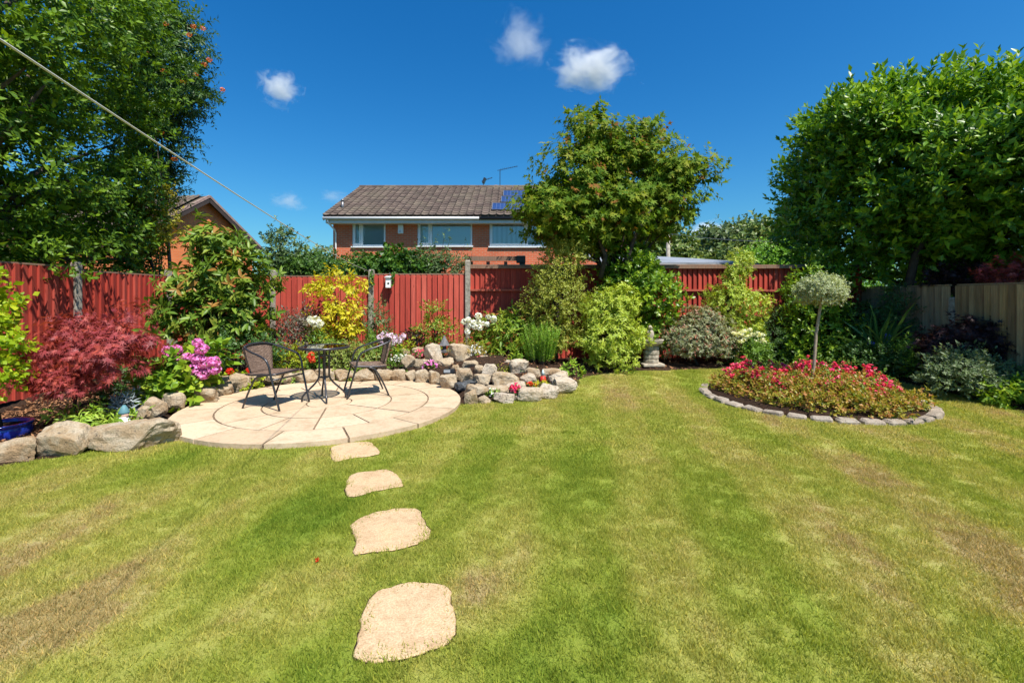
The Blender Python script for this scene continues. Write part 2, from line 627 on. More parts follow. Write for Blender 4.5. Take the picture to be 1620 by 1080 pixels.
# ------------------------------------------------------------------ materials of the setting
def lawn_mat(name, blade):
    m, nt, out = new_mat(name)
    ge = N(nt, 'ShaderNodeNewGeometry')
    v = ge.outputs['Position']
    sx = N(nt, 'ShaderNodeSeparateXYZ')
    nt.links.new(v, sx.inputs[0])
    big = noise(nt, mapping(nt, v, (1, .7, 1)), .75, 5, .62, .5)
    mid = noise(nt, v, 3.2, 5, .65, .4)
    fine = noise(nt, v, 22, 4, .7)
    # mowing bands run up the garden
    wob = noise(nt, v, .5, 2)
    xx = math_n(nt, 'ADD', math_n(nt, 'ADD', sx.outputs[0], math_n(nt, 'MULTIPLY', sx.outputs[1], -.16)), math_n(nt, 'MULTIPLY', wob.outputs[0], .5))
    st = math_n(nt, 'SINE', math_n(nt, 'MULTIPLY', xx, 7.0))
    stf = ramp(nt, math_n(nt, 'MULTIPLY_ADD', st, .5, .5), [(.3, (0, 0, 0)), (.7, (1, 1, 1))]).outputs[0]
    fac = math_n(nt, 'ADD', math_n(nt, 'MULTIPLY_ADD', big.outputs[0], .66, .125), math_n(nt, 'MULTIPLY', mid.outputs[0], .5))
    fac = math_n(nt, 'ADD', fac, math_n(nt, 'MULTIPLY', stf, -.15))
    fac = math_n(nt, 'ADD', fac, math_n(nt, 'MULTIPLY', fine.outputs[0], .22))
    # worn, dry patches: near left, near right, and beside the stripes
    for (x, y, r, a) in DRY:
        dv = N(nt, 'ShaderNodeVectorMath', operation='DISTANCE')
        nt.links.new(v, dv.inputs[0])
        dv.inputs[1].default_value = (x, y, 0)
        k = N(nt, 'ShaderNodeMapRange', interpolation_type='SMOOTHSTEP')
        k.inputs[1].default_value = r
        k.inputs[2].default_value = r * .2
        k.inputs[3].default_value = 0
        k.inputs[4].default_value = a
        nt.links.new(dv.outputs['Value'], k.inputs[0])
        fac = math_n(nt, 'ADD', fac, k.outputs[0])
    c = ramp(nt, fac, [(.36, (.19, .28, .028)), (.58, (.295, .35, .048)), (.80, (.42, .415, .10)), (.97, (.48, .41, .16)), (1.0, (.45, .355, .165))])
    c = c.outputs[0]
    if blade:
        at = N(nt, 'ShaderNodeAttribute', attribute_name='leaf')
        sp = N(nt, 'ShaderNodeSeparateColor')
        nt.links.new(at.outputs['Color'], sp.inputs[0])
        c = mix(nt, 1.0, c, ramp(nt, sp.outputs[0], [(0, (.45, .6, .4)), (.5, (1, 1, 1)), (.84, (1.3, 1.22, 1.0)), (1, (1.75, 1.4, 1.5))]).outputs[0], 'MULTIPLY')
        c = mix(nt, ramp(nt, sp.outputs[1], [(0, (.35,) * 3), (.5, (0,) * 3)]).outputs[0], c, (.30, .26, .08))
    else:
        c = mix(nt, .6, c, ramp(nt, noise(nt, v, 130, 3, .7).outputs[0], [(.3, (.35, .38, .3)), (.7, (1.1, 1.05, 1))]).outputs[0], 'MULTIPLY')
    b = N(nt, 'ShaderNodeBsdfPrincipled', Roughness=.75)
    b.inputs['Specular IOR Level'].default_value = .2
    nt.links.new(c, b.inputs['Base Color'])
    if blade:
        t = N(nt, 'ShaderNodeBsdfTranslucent')
        nt.links.new(mix(nt, 1.0, c, (1.3, 1.25, .6), 'MULTIPLY'), t.inputs[0])
        mx = N(nt, 'ShaderNodeMixShader')
        mx.inputs[0].default_value = .42
        nt.links.new(b.outputs[0], mx.inputs[1])
        nt.links.new(t.outputs[0], mx.inputs[2])
        nt.links.new(mx.outputs[0], out.inputs[0])
    else:
        nt.links.new(bump(nt, noise(nt, v, 160, 3, .7).outputs[0], .8, .015), b.inputs['Normal'])
        nt.links.new(b.outputs[0], out.inputs[0])
    return m


DRY = [(-2.6, 2.4, 1.6, .10), (2.2, 2.45, 1.0, .20), (2.9, 2.0, 1.0, .18), (2.7, 3.7, .8, .14), (3.3, 5.0, .9, .16), (-.2, 2.15, .35, .2), (5.3, 5.2, 1.2, .12),
       (-1.2, 2.9, .8, -.22), (-2.9, 3.7, .8, -.12), (.0, 3.6, 1.2, -.16), (.2, 1.7, .8, -.2), (1.4, 6.6, 1.5, .12), (-.9, 1.6, .5, -.18), (-2.2, 1.9, .7, .12)]
LAWN = lawn_mat('lawn_turf', False)
BLADE = lawn_mat('grass_blade', True)


def soil_material():
    m, nt, out = new_mat('soil')
    ge = N(nt, 'ShaderNodeNewGeometry')
    v = ge.outputs['Position']
    n1 = noise(nt, v, 9, 6, .7)
    n2 = noise(nt, v, 60, 5, .75)
    c = ramp(nt, n2.outputs[0], [(.3, (.012, .008, .006)), (.5, (.05, .03, .02)), (.62, (.10, .055, .035)), (.75, (.16, .09, .055))])
    c = mix(nt, .5, c.outputs[0], ramp(nt, n1.outputs[0], [(.3, (.4,) * 3), (.7, (1.2,) * 3)]).outputs[0], 'MULTIPLY')
    b = N(nt, 'ShaderNodeBsdfPrincipled', Roughness=.95)
    b.inputs['Specular IOR Level'].default_value = .1
    nt.links.new(c, b.inputs['Base Color'])
    nt.links.new(bump(nt, n2.outputs[0], 1.0, .03), b.inputs['Normal'])
    nt.links.new(b.outputs[0], out.inputs[0])
    return m


def brick_material(name, c1, c2, mortar):
    m, nt, out = new_mat(name)
    tc = N(nt, 'ShaderNodeTexCoord')
    sx = N(nt, 'ShaderNodeSeparateXYZ')
    nt.links.new(tc.outputs['Object'], sx.inputs[0])
    cb = N(nt, 'ShaderNodeCombineXYZ')
    nt.links.new(math_n(nt, 'ADD', sx.outputs[0], sx.outputs[1]), cb.inputs[0])
    nt.links.new(sx.outputs[2], cb.inputs[1])
    br = N(nt, 'ShaderNodeTexBrick', Scale=1.0)
    br.inputs['Color1'].default_value = (*c1, 1)
    br.inputs['Color2'].default_value = (*c2, 1)
    br.inputs['Mortar'].default_value = (*mortar, 1)
    br.inputs['Mortar Size'].default_value = .010
    br.inputs['Mortar Smooth'].default_value = .2
    br.inputs['Bias'].default_value = -.2
    br.inputs['Brick Width'].default_value = .225
    br.inputs['Row Height'].default_value = .075
    nt.links.new(cb.outputs[0], br.inputs['Vector'])
    n = noise(nt, tc.outputs['Object'], 1.3, 5)
    c = mix(nt, .5, br.outputs[0], ramp(nt, n.outputs[0], [(.3, (.7,) * 3), (.7, (1.2,) * 3)]).outputs[0], 'MULTIPLY')
    b = N(nt, 'ShaderNodeBsdfPrincipled', Roughness=.88)
    b.inputs['Specular IOR Level'].default_value = .15
    nt.links.new(c, b.inputs['Base Color'])
    nt.links.new(bump(nt, br.outputs['Fac'], -.6, .006), b.inputs['Normal'])
    nt.links.new(b.outputs[0], out.inputs[0])
    return m


def tile_material(name, cols):
    m, nt, out = new_mat(name)
    tc = N(nt, 'ShaderNodeTexCoord')
    oi = N(nt, 'ShaderNodeObjectInfo')
    ge = N(nt, 'ShaderNodeNewGeometry')
    n = noise(nt, ge.outputs['Position'], 9, 5, .7)
    n2 = noise(nt, ge.outputs['Position'], 1.2, 4, .6)
    # one tone per tile, read from where it lies
    v = N(nt, 'ShaderNodeTexWhiteNoise')
    sn = N(nt, 'ShaderNodeVectorMath', operation='SNAP')
    sn.inputs[1].default_value = (.3, .285, 50)
    nt.links.new(ge.outputs['Position'], sn.inputs[0])
    nt.links.new(sn.outputs[0], v.inputs['Vector'])
    c = ramp(nt, v.outputs['Value'], [((i + .5) / len(cols), q) for i, q in enumerate(cols)])
    c = mix(nt, .7, c.outputs[0], ramp(nt, n.outputs[0], [(.3, (.6,) * 3), (.7, (1.3,) * 3)]).outputs[0], 'MULTIPLY')
    c = mix(nt, ramp(nt, n2.outputs[0], [(.45, (0,) * 3), (.75, (.5,) * 3)]).outputs[0], c, (.17, .15, .10))
    b = N(nt, 'ShaderNodeBsdfPrincipled', Roughness=.85)
    b.inputs['Specular IOR Level'].default_value = .2
    nt.links.new(c, b.inputs['Base Color'])
    nt.links.new(b.outputs[0], out.inputs[0])
    return m


def slab_material(name, cols, speck=.5):
    m, nt, out = new_mat(name)
    tc = N(nt, 'ShaderNodeTexCoord')
    oi = N(nt, 'ShaderNodeObjectInfo')
    ge = N(nt, 'ShaderNodeNewGeometry')
    v = ge.outputs['Position']
    n1 = noise(nt, v, 5, 5, .65)
    n2 = noise(nt, v, 120, 4, .75)
    n3 = noise(nt, v, 24, 5, .65)
    tone = ramp(nt, oi.outputs['Random'], [((i + .5) / len(cols), q) for i, q in enumerate(cols)])
    c = mix(nt, .55, tone.outputs[0], ramp(nt, n1.outputs[0], [(.3, (.62, .55, .45)), (.5, (1, 1, 1)), (.75, (1.15, 1.1, 1.0))]).outputs[0], 'MULTIPLY')
    c = mix(nt, .35, c, ramp(nt, n3.outputs[0], [(.32, (.6, .5, .38)), (.5, (1, 1, 1))]).outputs[0], 'MULTIPLY')
    c = mix(nt, speck, c, ramp(nt, n2.outputs[0], [(.3, (.5, .45, .4)), (.7, (1.3,) * 3)]).outputs[0], 'MULTIPLY')
    b = N(nt, 'ShaderNodeBsdfPrincipled', Roughness=.85)
    b.inputs['Specular IOR Level'].default_value = .15
    nt.links.new(c, b.inputs['Base Color'])
    nt.links.new(bump(nt, math_n(nt, 'ADD', n2.outputs[0], n3.outputs[0]), .5, .006), b.inputs['Normal'])
    nt.links.new(b.outputs[0], out.inputs[0])
    return m


SOIL = soil_material()
BRICK = brick_material('brick_wall', (.66, .145, .062), (.54, .115, .05), (.50, .27, .18))
TILES = tile_material('concrete_roof_tile', [(.085, .062, .052), (.12, .088, .072), (.15, .112, .09), (.105, .075, .062)])
SLAB = slab_material('patio_slab', [(.55, .415, .285), (.60, .46, .325), (.49, .37, .25), (.63, .49, .35), (.56, .43, .30)], .3)
STEP = slab_material('stepping_slab', [(.58, .42, .265), (.55, .395, .245)], .75)
MORTAR = simple('mortar', (.19, .135, .09), .95, vary=.4, scale=20, spec=.1, bumpy=.4)
RED = board_mat('red_board', [(.38, .05, .036), (.52, .082, .055), (.44, .062, .042), (.33, .044, .032), (.57, .12, .085), (.48, .07, .047)], (.38, .06, .04))
REDWEATHER = board_mat('red_rail', [(.50, .11, .07), (.46, .095, .06)], (.32, .12, .08))
CAPWOOD = board_mat('weathered_capping', [(.25, .17, .12), (.21, .145, .105)], (.3, .1, .06))
GREYWOOD = board_mat('weathered_pine', [(.32, .215, .13), (.40, .27, .155), (.26, .18, .115), (.45, .30, .17)], (.15, .10, .06))
HONEY = board_mat('honey_pine', [(.46, .29, .13), (.56, .38, .20), (.38, .24, .12), (.28, .17, .085)], (.16, .10, .05))
CONCRETE = simple('concrete_post', (.30, .27, .225), .95, vary=.4, scale=18, spec=.1, bumpy=.8)
ROCK = rock_mat('sandstone', [(.34, .235, .135), (.40, .30, .195), (.31, .205, .115), (.43, .33, .22), (.36, .26, .16)], (.46, .39, .29))
KERB = rock_mat('kerb_stone', [(.27, .22, .175), (.33, .27, .21), (.23, .19, .155), (.37, .30, .24)], (.40, .35, .29))
PALEROCK = rock_mat('pale_sandstone', [(.47, .38, .28), (.44, .34, .235), (.40, .32, .24)], (.55, .48, .39))
SLATE = simple('dark_slate', (.075, .08, .085), .6, vary=.4, scale=14, bumpy=.6)
WHITE = simple('white_plastic', (.80, .80, .79), .35, vary=.05, scale=3)
GREYW = simple('grey_fascia', (.62, .62, .62), .45, vary=.06)
BLACKP = simple('black_plastic', (.015, .015, .017), .4)
METAL = simple('dark_tube', (.055, .055, .062), .32, metal=.55, vary=.2, spec=.6)
GALV = simple('grey_metal', (.22, .22, .23), .45, metal=.6)
TERRA = simple('terracotta', (.38, .15, .075), .8)

# ------------------------------------------------------------------ ground, soil and lawn
PC = (-2.35, 5.86)
PR = 1.68
IC = (4.10, 6.34)
IR = 1.32


def pt(px, py):
    g = G(px, py)
    return (g.x, g.y)


lawn_poly = [(-9.0, .2), (-9.0, 3.6), pt(-60, 742), pt(0, 739), pt(60, 728), pt(138, 716), pt(230, 700), pt(290, 690), (-2.3, 5.2), (-1.35, 5.35), pt(738, 640), pt(760, 638),
             pt(800, 635), pt(842, 630), pt(880, 624), pt(906, 615), pt(919, 606), pt(917, 599), pt(935, 594), pt(965, 590), pt(1000, 587), pt(1040, 586.5), pt(1090, 585),
             pt(1130, 583), pt(1180, 581.5), pt(1240, 581), pt(1300, 583), pt(1360, 589), pt(1424, 604), pt(1472, 615), pt(1540, 632), pt(1620, 653), pt(1700, 676),
             (6.2, 3.6), (6.3, .2)]
LP = np.array(lawn_poly)


def poly_sd(q, poly):
    """signed distance, positive inside"""
    x, y = q[:, 0], q[:, 1]
    ins = np.zeros(len(q), bool)
    dm = np.full(len(q), 1e9)
    n = len(poly)
    for i in range(n):
        a, b = poly[i], poly[(i + 1) % n]
        c = (a[1] > y) != (b[1] > y)
        with np.errstate(divide='ignore', invalid='ignore'):
            xi = (b[0] - a[0]) * (y - a[1]) / (b[1] - a[1]) + a[0]
        ins ^= c & (x < xi)
        e = b - a
        t = np.clip(((q - a) @ e) / (e @ e), 0, 1)
        dm = np.minimum(dm, np.linalg.norm(q - (a + t[:, None] * e), axis=1))
    return np.where(ins, dm, -dm)


gm = simple('far_ground', (.07, .085, .03), .95, vary=.3, scale=.3)
mb = MB()
mb.add([(-900, -300, -.22), (900, -300, -.22), (900, 1500, -.22), (-900, 1500, -.22)], [(0, 1, 2, 3)])
tag(part('ground', mb, gm), kind='structure')


def soil_h(x, y):
    q = np.stack([np.atleast_1d(x), np.atleast_1d(y)], 1).astype(float)
    s = poly_sd(q, LP)
    base = gz(q[:, 0], q[:, 1])
    rise = .03 + .16 * ss(7.1, 7.7, q[:, 1]) * ss(.6, -.6, q[:, 0]) - .11 * ss(-3.9, -4.6, q[:, 0]) * ss(6.6, 5.8, q[:, 1])
    mound = .17 * np.exp(-(((q[:, 0] + .75) / .95) ** 2 + ((q[:, 1] - 8.1) / .8) ** 2)) + .10 * np.exp(-(((q[:, 0] - .3) / .8) ** 2 + ((q[:, 1] - 7.4) / .6) ** 2))
    up = base + (rise + mound) * ss(.02, .45, -s)
    pd = np.hypot(q[:, 0] - PC[0], q[:, 1] - PC[1])
    up = np.where(pd < PR + .12, -.03, up)
    return np.where(s > -.01, base - .05, up + .015 * np.sin(q[:, 0] * 9) * np.sin(q[:, 1] * 11))


def soil_z(x, y):
    return float(soil_h(np.array([x]), np.array([y]))[0])


gx = np.arange(-7.0, 7.21, .1)
gy = np.arange(.2, 9.21, .1)
X, Y = np.meshgrid(gx, gy)
Z = soil_h(X.ravel(), Y.ravel())
V = np.stack([X.ravel(), Y.ravel(), Z], 1)
nx, ny = len(gx), len(gy)
I = (np.arange(ny - 1)[:, None] * nx + np.arange(nx - 1)[None]).ravel()
o = link('soil', np_mesh('soil', V, [np.stack([I, I + 1, I + nx + 1, I + nx], 1)], SOIL))
tag(o, kind='structure')

# lawn sheet: a constrained triangulation of its outline
rim = []
for i in range(len(LP)):
    a, b = LP[i], LP[(i + 1) % len(LP)]
    k = max(1, int(np.linalg.norm(b - a) / .12))
    for j in range(k):
        q = a + (b - a) * j / k
        rim.append(q + (RNG.normal(0, .008, 2)))
inner = np.stack(np.meshgrid(np.arange(-8.9, 6.8, .25), np.arange(.3, 8.9, .25)), -1).reshape(-1, 2)
inner = inner[poly_sd(inner, LP) > .1]
hole = [(IC[0] + (IR + .02) * math.cos(2 * math.pi * k / 60), IC[1] + (IR + .02) * math.sin(2 * math.pi * k / 60)) for k in range(60)]
pts2 = [Vector(q) for q in rim] + [Vector(q) for q in inner]
res = delaunay_2d_cdt(pts2, [(i, (i + 1) % len(rim)) for i in range(len(rim))], [], 1, 1e-5)
lv = [(q.x, q.y, float(gz(q.x, q.y))) for q in res[0]]
nl = len(lv)
# a short skirt down into the soil so the turf edge has thickness
vs = lv + [(x, y, z - .07) for x, y, z in lv[:len(rim)]]
fs = [tuple(f) for f in res[2]] + [(i, (i + 1) % len(rim), nl + (i + 1) % len(rim), nl + i) for i in range(len(rim))]
mb = MB().add(vs, fs)
tag(part('lawn', mb, LAWN, smooth=False), kind='structure')

# stepping stones (outline in photo pixels)
steps = [
    ([(523, 712), (530, 706), (556, 701), (583, 700), (594, 707), (601, 717), (585, 722), (552, 726), (528, 730)], 'far end of the path, small sandy stepping stone beside the patio'),
    ([(549, 762), (560, 750), (590, 746), (613, 744), (628, 752), (637, 768), (622, 772), (590, 778), (551, 787)], 'small sandy stepping stone, second from the patio'),
    ([(556, 832), (575, 818), (610, 808), (658, 806), (668, 818), (680, 846), (668, 858), (630, 870), (590, 874), (560, 877), (563, 855)], 'sandy stepping stone sunk in the grass, third from the patio'),
    ([(558, 1040), (570, 1000), (572, 975), (590, 942), (625, 928), (655, 922), (706, 928), (712, 950), (720, 980), (716, 1010), (690, 1028), (640, 1042), (590, 1050)], 'large square sandy stepping stone closest to the camera')]
STEP_POLYS = []
for k, (pl, lab) in enumerate(steps):
    w = [G(*p) for p in pl]
    c = sum(w, Vector()) / len(w)
    poly = []
    n = len(w)
    for i in range(n):      # Catmull-Rom rounded outline
        p0, p1, p2, p3 = w[i - 1], w[i], w[(i + 1) % n], w[(i + 2) % n]
        for u in (0, .25, .5, .75):
            q = .5 * ((2 * p1) + (p2 - p0) * u + (2 * p0 - 5 * p1 + 4 * p2 - p3) * u * u + (3 * p1 - p0 - 3 * p2 + p3) * u ** 3)
            poly.append((q.x - c.x + rnd.gauss(0, .004), q.y - c.y + rnd.gauss(0, .004)))
    mb = MB().prism(poly, -.06, .010)
    o = part('stepping_stone', mb, STEP)
    bm = bmesh.new()
    bm.from_mesh(o.data)
    bmesh.ops.bevel(bm, geom=[e for e in bm.edges if all(v.co.z > 0 for v in e.verts)], offset=.006, segments=1, affect='EDGES')
    bm.to_mesh(o.data)
    bm.free()
    o.location = (c.x, c.y, 0)
    rimm = MB().prism([(x * 1.012 + rnd.gauss(0, .003), y * 1.015 + rnd.gauss(0, .003)) for x, y in poly], -.05, .0045)
    part('soil_rim', rimm, SOIL, o, world=False)
    tag(o, lab, 'stepping stone', 'stepping stones across the lawn')
    STEP_POLYS.append(np.array([(x + c.x, y + c.y) for x, y in poly]))

# grass: short tufts on points that keep off the paving and the round bed


def lawn_points(n, x0, x1, y0, y1, seed):
    g = np.random.default_rng(seed)
    q = np.stack([g.uniform(x0, x1, n), g.uniform(y0, y1, n)], 1)
    q = q[(np.abs(q[:, 0]) < q[:, 1] * 1.2 + .6)]
    q = q[poly_sd(q, LP) > .012]
    q = q[np.hypot(q[:, 0] - PC[0], q[:, 1] - PC[1]) > PR - .005]
    q = q[np.hypot(q[:, 0] - IC[0], q[:, 1] - IC[1]) > IR + .03]
    for s in STEP_POLYS:
        q = q[poly_sd(q, s) < .014]
    return q


def tuft_mesh(i, n, R, hgt, wid):
    g = np.random.default_rng(50 + i)
    a, r = g.uniform(0, 6.28, n), R * np.sqrt(g.random(n))
    pos = np.stack([r * np.cos(a), r * np.sin(a), np.zeros(n)], 1)
    d = unit(np.stack([g.normal(0, .45, n), g.normal(0, .45, n), np.ones(n)], 1))
    return leaves_mesh('grass_tuft', BLADE, pos, d, 1, hgt, wid, 'needle', 0, 8, 30, .0, .5, 80 + i, lvar=.35)


tufts = bpy.data.collections.new('grass_tufts')
for i in range(5):
    tufts.objects.link(bpy.data.objects.new('grass_tuft', tuft_mesh(i, 85, .055, .020, .0030)))
fart = bpy.data.collections.new('grass_tufts_far')
for i in range(4):
    fart.objects.link(bpy.data.objects.new('grass_tuft', tuft_mesh(20 + i, 105, .10, .020, .0048)))


def grass_object(name, q, coll, seed):
    me = bpy.data.meshes.new(name)
    z = gz(q[:, 0], q[:, 1]) - .003
    me.vertices.add(len(q))
    me.vertices.foreach_set('co', np.column_stack([q, z]).astype(np.float32).ravel())
    o = link(name, me)
    ng = bpy.data.node_groups.new(name, 'GeometryNodeTree')
    ng.interface.new_socket('Geometry', in_out='INPUT', socket_type='NodeSocketGeometry')
    ng.interface.new_socket('Geometry', in_out='OUTPUT', socket_type='NodeSocketGeometry')
    gi, go = ng.nodes.new('NodeGroupInput'), ng.nodes.new('NodeGroupOutput')
    mp = ng.nodes.new('GeometryNodeMeshToPoints')
    ip = ng.nodes.new('GeometryNodeInstanceOnPoints')
    ci = ng.nodes.new('GeometryNodeCollectionInfo')
    ci.inputs['Collection'].default_value = coll
    ci.inputs['Separate Children'].default_value = True
    ci.inputs['Reset Children'].default_value = True
    rr = ng.nodes.new('FunctionNodeRandomValue')
    rr.data_type = 'FLOAT_VECTOR'
    rr.inputs[0].default_value = (0, 0, 0)
    rr.inputs[1].default_value = (0, 0, 6.283)
    rs = ng.nodes.new('FunctionNodeRandomValue')
    rs.data_type = 'FLOAT'
    rs.inputs[2].default_value = .5
    rs.inputs[3].default_value = 1.3
    rs.inputs['Seed'].default_value = 3
    L = ng.links.new
    L(gi.outputs[0], mp.inputs[0])
    L(mp.outputs[0], ip.inputs['Points'])
    L(ci.outputs[0], ip.inputs['Instance'])
    ip.inputs['Pick Instance'].default_value = True
    L(rr.outputs[0], ip.inputs['Rotation'])
    L(rs.outputs[1], ip.inputs['Scale'])
    L(ip.outputs[0], go.inputs[0])
    md = o.modifiers.new('tufts', 'NODES')
    md.node_group = ng
    tag(o, kind='stuff')
    return o


grass_object('grass', lawn_points(21000, -5, 5, 1.3, 3.9, 1), tufts, 1)
grass_object('grass', lawn_points(24000, -7, 7, 3.85, 9, 2), fart, 2)

# ------------------------------------------------------------------ the round patio
patio = thing('patio', None, None, (PC[0], PC[1], 0), kind='structure')
mb = MB().lathe([(PR - .012, -.04), (PR - .012, .036)], n=72)
part('mortar_bed', mb, MORTAR, patio, world=False)


def ring_slab(r0, r1, a0, a1, gap=.010):
    n = max(3, int((a1 - a0) / .09))
    mb = MB()
    def arc(r, rev=False):
        g = gap / max(r, .01)
        aa = [a0 + g + (a1 - a0 - 2 * g) * i / n for i in range(n + 1)]
        if rev:
            aa = aa[::-1]
        return [(r * math.cos(a), r * math.sin(a)) for a in aa]
    poly = arc(r1 - gap) + arc(r0 + gap, True)
    mb.prism(poly, 0.0, .048)
    return mb


off = math.radians(-88)
for r0, r1, n, sh in ((1.25, PR + .007, 14, 0), (.77, 1.25, 14, .5), (.27, .77, 7, .25)):
    for k in range(n):
        st = 2 * math.pi / n
        m = ring_slab(r0, r1, off + st * (k + sh), off + st * (k + 1 + sh))
        o = part('paving_slab', m, SLAB, patio, world=False)
        o.location.z = rnd.uniform(-.002, .002)
m = MB().lathe([(.263, 0), (.263, .048)], n=32)
part('paving_slab', m, SLAB, patio, world=False)

# ------------------------------------------------------------------ rocks


def rock_mesh(seed, sx, sy, sz, mat, detail=3):
    """a broken sandstone lump: a boxy ball with planes knocked off it"""
    r = random.Random(seed)
    bm = bmesh.new()
    bmesh.ops.create_icosphere(bm, subdivisions=detail + 1, radius=1)
    pw = r.uniform(2.6, 4.0)
    rot = Matrix.Rotation(r.uniform(-.35, .35), 3, 'Y') @ Matrix.Rotation(r.uniform(-.3, .3), 3, 'X')
    planes = []
    for _ in range(r.randint(4, 7)):
        n = Vector([r.gauss(0, 1) for _ in range(3)]).normalized()
        planes.append((n, r.uniform(.62, .92)))
    planes.append((Vector((r.uniform(-.3, .3), r.uniform(-.3, .1), 1)).normalized(), r.uniform(.6, .85)))
    for v in bm.verts:
        p = v.co.normalized()
        k = 1 / (abs(p.x) ** pw + abs(p.y) ** pw + abs(p.z) ** pw) ** (1 / pw)
        p = rot @ (p * k)
        for n, d in planes:
            e = p.dot(n) - d
            if e > 0:
                p -= n * e * .99
        q = p * 1.5
        p += v.co.normalized() * (mnoise.noise(q * 1.1 + Vector((seed * 3.1, 0, 0))) * .09 + mnoise.noise(q * 3 + Vector((0, seed * 1.7, 0))) * .07 + mnoise.noise(q * 7 + Vector((0, 0, seed * 1.3))) * .03)
        v.co = p
    for a, L in enumerate((sx, sy, sz)):
        lo, hi = min(v.co[a] for v in bm.verts), max(v.co[a] for v in bm.verts)
        for v in bm.verts:
            v.co[a] = ((v.co[a] - lo) / (hi - lo) - .5) * L
    me = bpy.data.meshes.new('rock')
    bm.to_mesh(me)
    bm.free()
    me.materials.append(mat)
    return me


def rock_at(px, py, w, hgt, Y, seed, mat, parent=None, name='rock', deep=.8, rz=0, sink=.04, detail=3):
    """px,py: middle of the rock's foot in the photo"""
    s = Y / F
    k = .94 if w > 70 else .97
    sx, sz = w * s * k, hgt * s * 1.04 + sink
    me = rock_mesh(seed, sx, sx * deep if w < 60 else sx * .5, sz, mat, detail)
    c = P(px, py, Y)
    loc = Vector((c.x, c.y, c.z + sz / 2 - sink))
    if parent is not None:
        loc -= root_of(parent)
    return link(name, me, parent, loc, (0, 0, rz if rz else random.Random(seed).uniform(-.25, .25)))


bs = [(20, 738, 76, 44, ROCK, 'shaded brown boulder at the left edge below the blue pot', 5), (99, 727, 80, 57, ROCK, 'pointed brown boulder between the long boulder and the shaded one', 23),
      (208, 714, 136, 50, ROCK, 'long grey-brown boulder touching the front left of the patio', 9)]
for px, py, w, hh, mt, lab, sd in bs:
    g = G(px, py)
    o = rock_at(px, py, w, hh, g.y + .16, sd, mt, None, 'boulder', .7, 0.12, .06, 3)
    tag(o, lab, 'boulder', 'boulders along the left bed')

edging = thing('rock_edging', 'row of rough sandstone rocks edging the back of the round patio', 'rock edging', (PC[0], PC[1] + PR, 0))
er = [(228, 667, 24, 24), (248, 659, 30, 30), (275, 648, 34, 26), (312, 637, 62, 26), (350, 624, 40, 27), (378, 617, 34, 26), (400, 611, 26, 18), (424, 607, 36, 18), (452, 605, 30, 17), (482, 604, 40, 18),
      (514, 602, 34, 18), (546, 602, 36, 17), (578, 602, 36, 18), (608, 602, 30, 17), (631, 602, 24, 17), (650, 602, 18, 16), (668, 604, 24, 19), (687, 607, 22, 20), (709, 614, 30, 21)]
for i, (px, py, w, hh) in enumerate(er):
    ang = G(px, py, .05)
    rock_at(px, py, w, hh, ang.y + .05, 100 + i, ROCK, edging, 'stone', .75)

ROWS_Y = [562, 577, 587, 600, 610, 626, 641]
ROWS_D = [8.15, 7.85, 7.55, 7.15, 6.85, 6.4, 6.0]


def rowD(py):
    return float(np.interp(py, ROWS_Y, ROWS_D))


rockery = thing('rock_garden', 'mound of tumbled sandstone rocks with small bright plants right of the patio', 'rock garden', (-.3, 7.0, 0))
rk = [(734, 605, 28, 22, 0), (762, 609, 32, 17, 0), (753, 628, 38, 20, 0), (745, 641, 24, 24, 0), (766, 640, 22, 14, 0),
      (646, 583, 26, 22, 0), (641, 566, 16, 14, 0), (661, 562, 20, 13, 0), (669, 583, 26, 15, 0), (686, 580, 32, 36, 1), (704, 584, 30, 18, 0), (726, 579, 38, 34, 0),
      (744, 588, 28, 18, 0), (758, 594, 18, 16, 0), (775, 600, 26, 24, 1), (722, 589, 18, 12, 0), (768, 575, 22, 13, 0), (785, 579, 16, 13, 0), (800, 583, 24, 14, 1),
      (821, 594, 34, 25, 1), (801, 611, 50, 22, 0), (836, 609, 28, 18, 1), (844, 599, 24, 18, 0), (872, 597, 34, 14, 0), (885, 606, 36, 18, 1), (892, 617, 38, 19, 1),
      (868, 628, 34, 21, 1), (839, 634, 42, 21, 1), (798, 638, 36, 17, 1), (786, 626, 42, 16, 0), (817, 621, 34, 17, 1), (819, 634, 10, 9, 1), (905, 612, 18, 10, 1), (712, 572, 18, 12, 0), (755, 618, 26, 10, 0)]
for i, (px, py, w, hh, k) in enumerate(rk):
    rock_at(px, py, w, hh, rowD(py), 200 + i, PALEROCK if k else ROCK, rockery, 'rock', .8)
for px, py, w, hh in ((706, 566, 20, 4), (731, 616, 26, 12), (748, 606, 30, 6)):
    rock_at(px, py, w, hh, rowD(py), 300 + px, SLATE, rockery, 'slate', .9, sink=.02)

# kerb round the island bed
kerb = thing('kerb_ring', 'circle of rough grey kerb stones round the flower bed in the lawn', 'kerb', (IC[0], IC[1], 0))
NK = 34
for k in range(NK):
    a = 2 * math.pi * k / NK
    w = 2 * math.pi * IR / NK
    r = random.Random(k)
    mb = MB()
    mb.box((0, 0, 0), (.15 + r.uniform(-.02, .02), w * r.uniform(.90, .99), .13), taper=.86)
    me = mb.mesh('kerb_stone', KERB, bevel=.02)
    for v in me.vertices:
        v.co += Vector((r.gauss(0, .004), r.gauss(0, .004), r.gauss(0, .004)))
    link('kerb_stone', me, kerb, (IR * math.cos(a), IR * math.sin(a), -.012 + r.uniform(-.012, .008)), (r.uniform(-.05, .05), r.uniform(-.05, .05), a + r.uniform(-.06, .06)))
mb = MB().lathe([(IR - .04, -.02), (IR - .06, .05), (IR * .6, .06), (.01, .08)], (IC[0], IC[1], 0), 40, jit=.01)
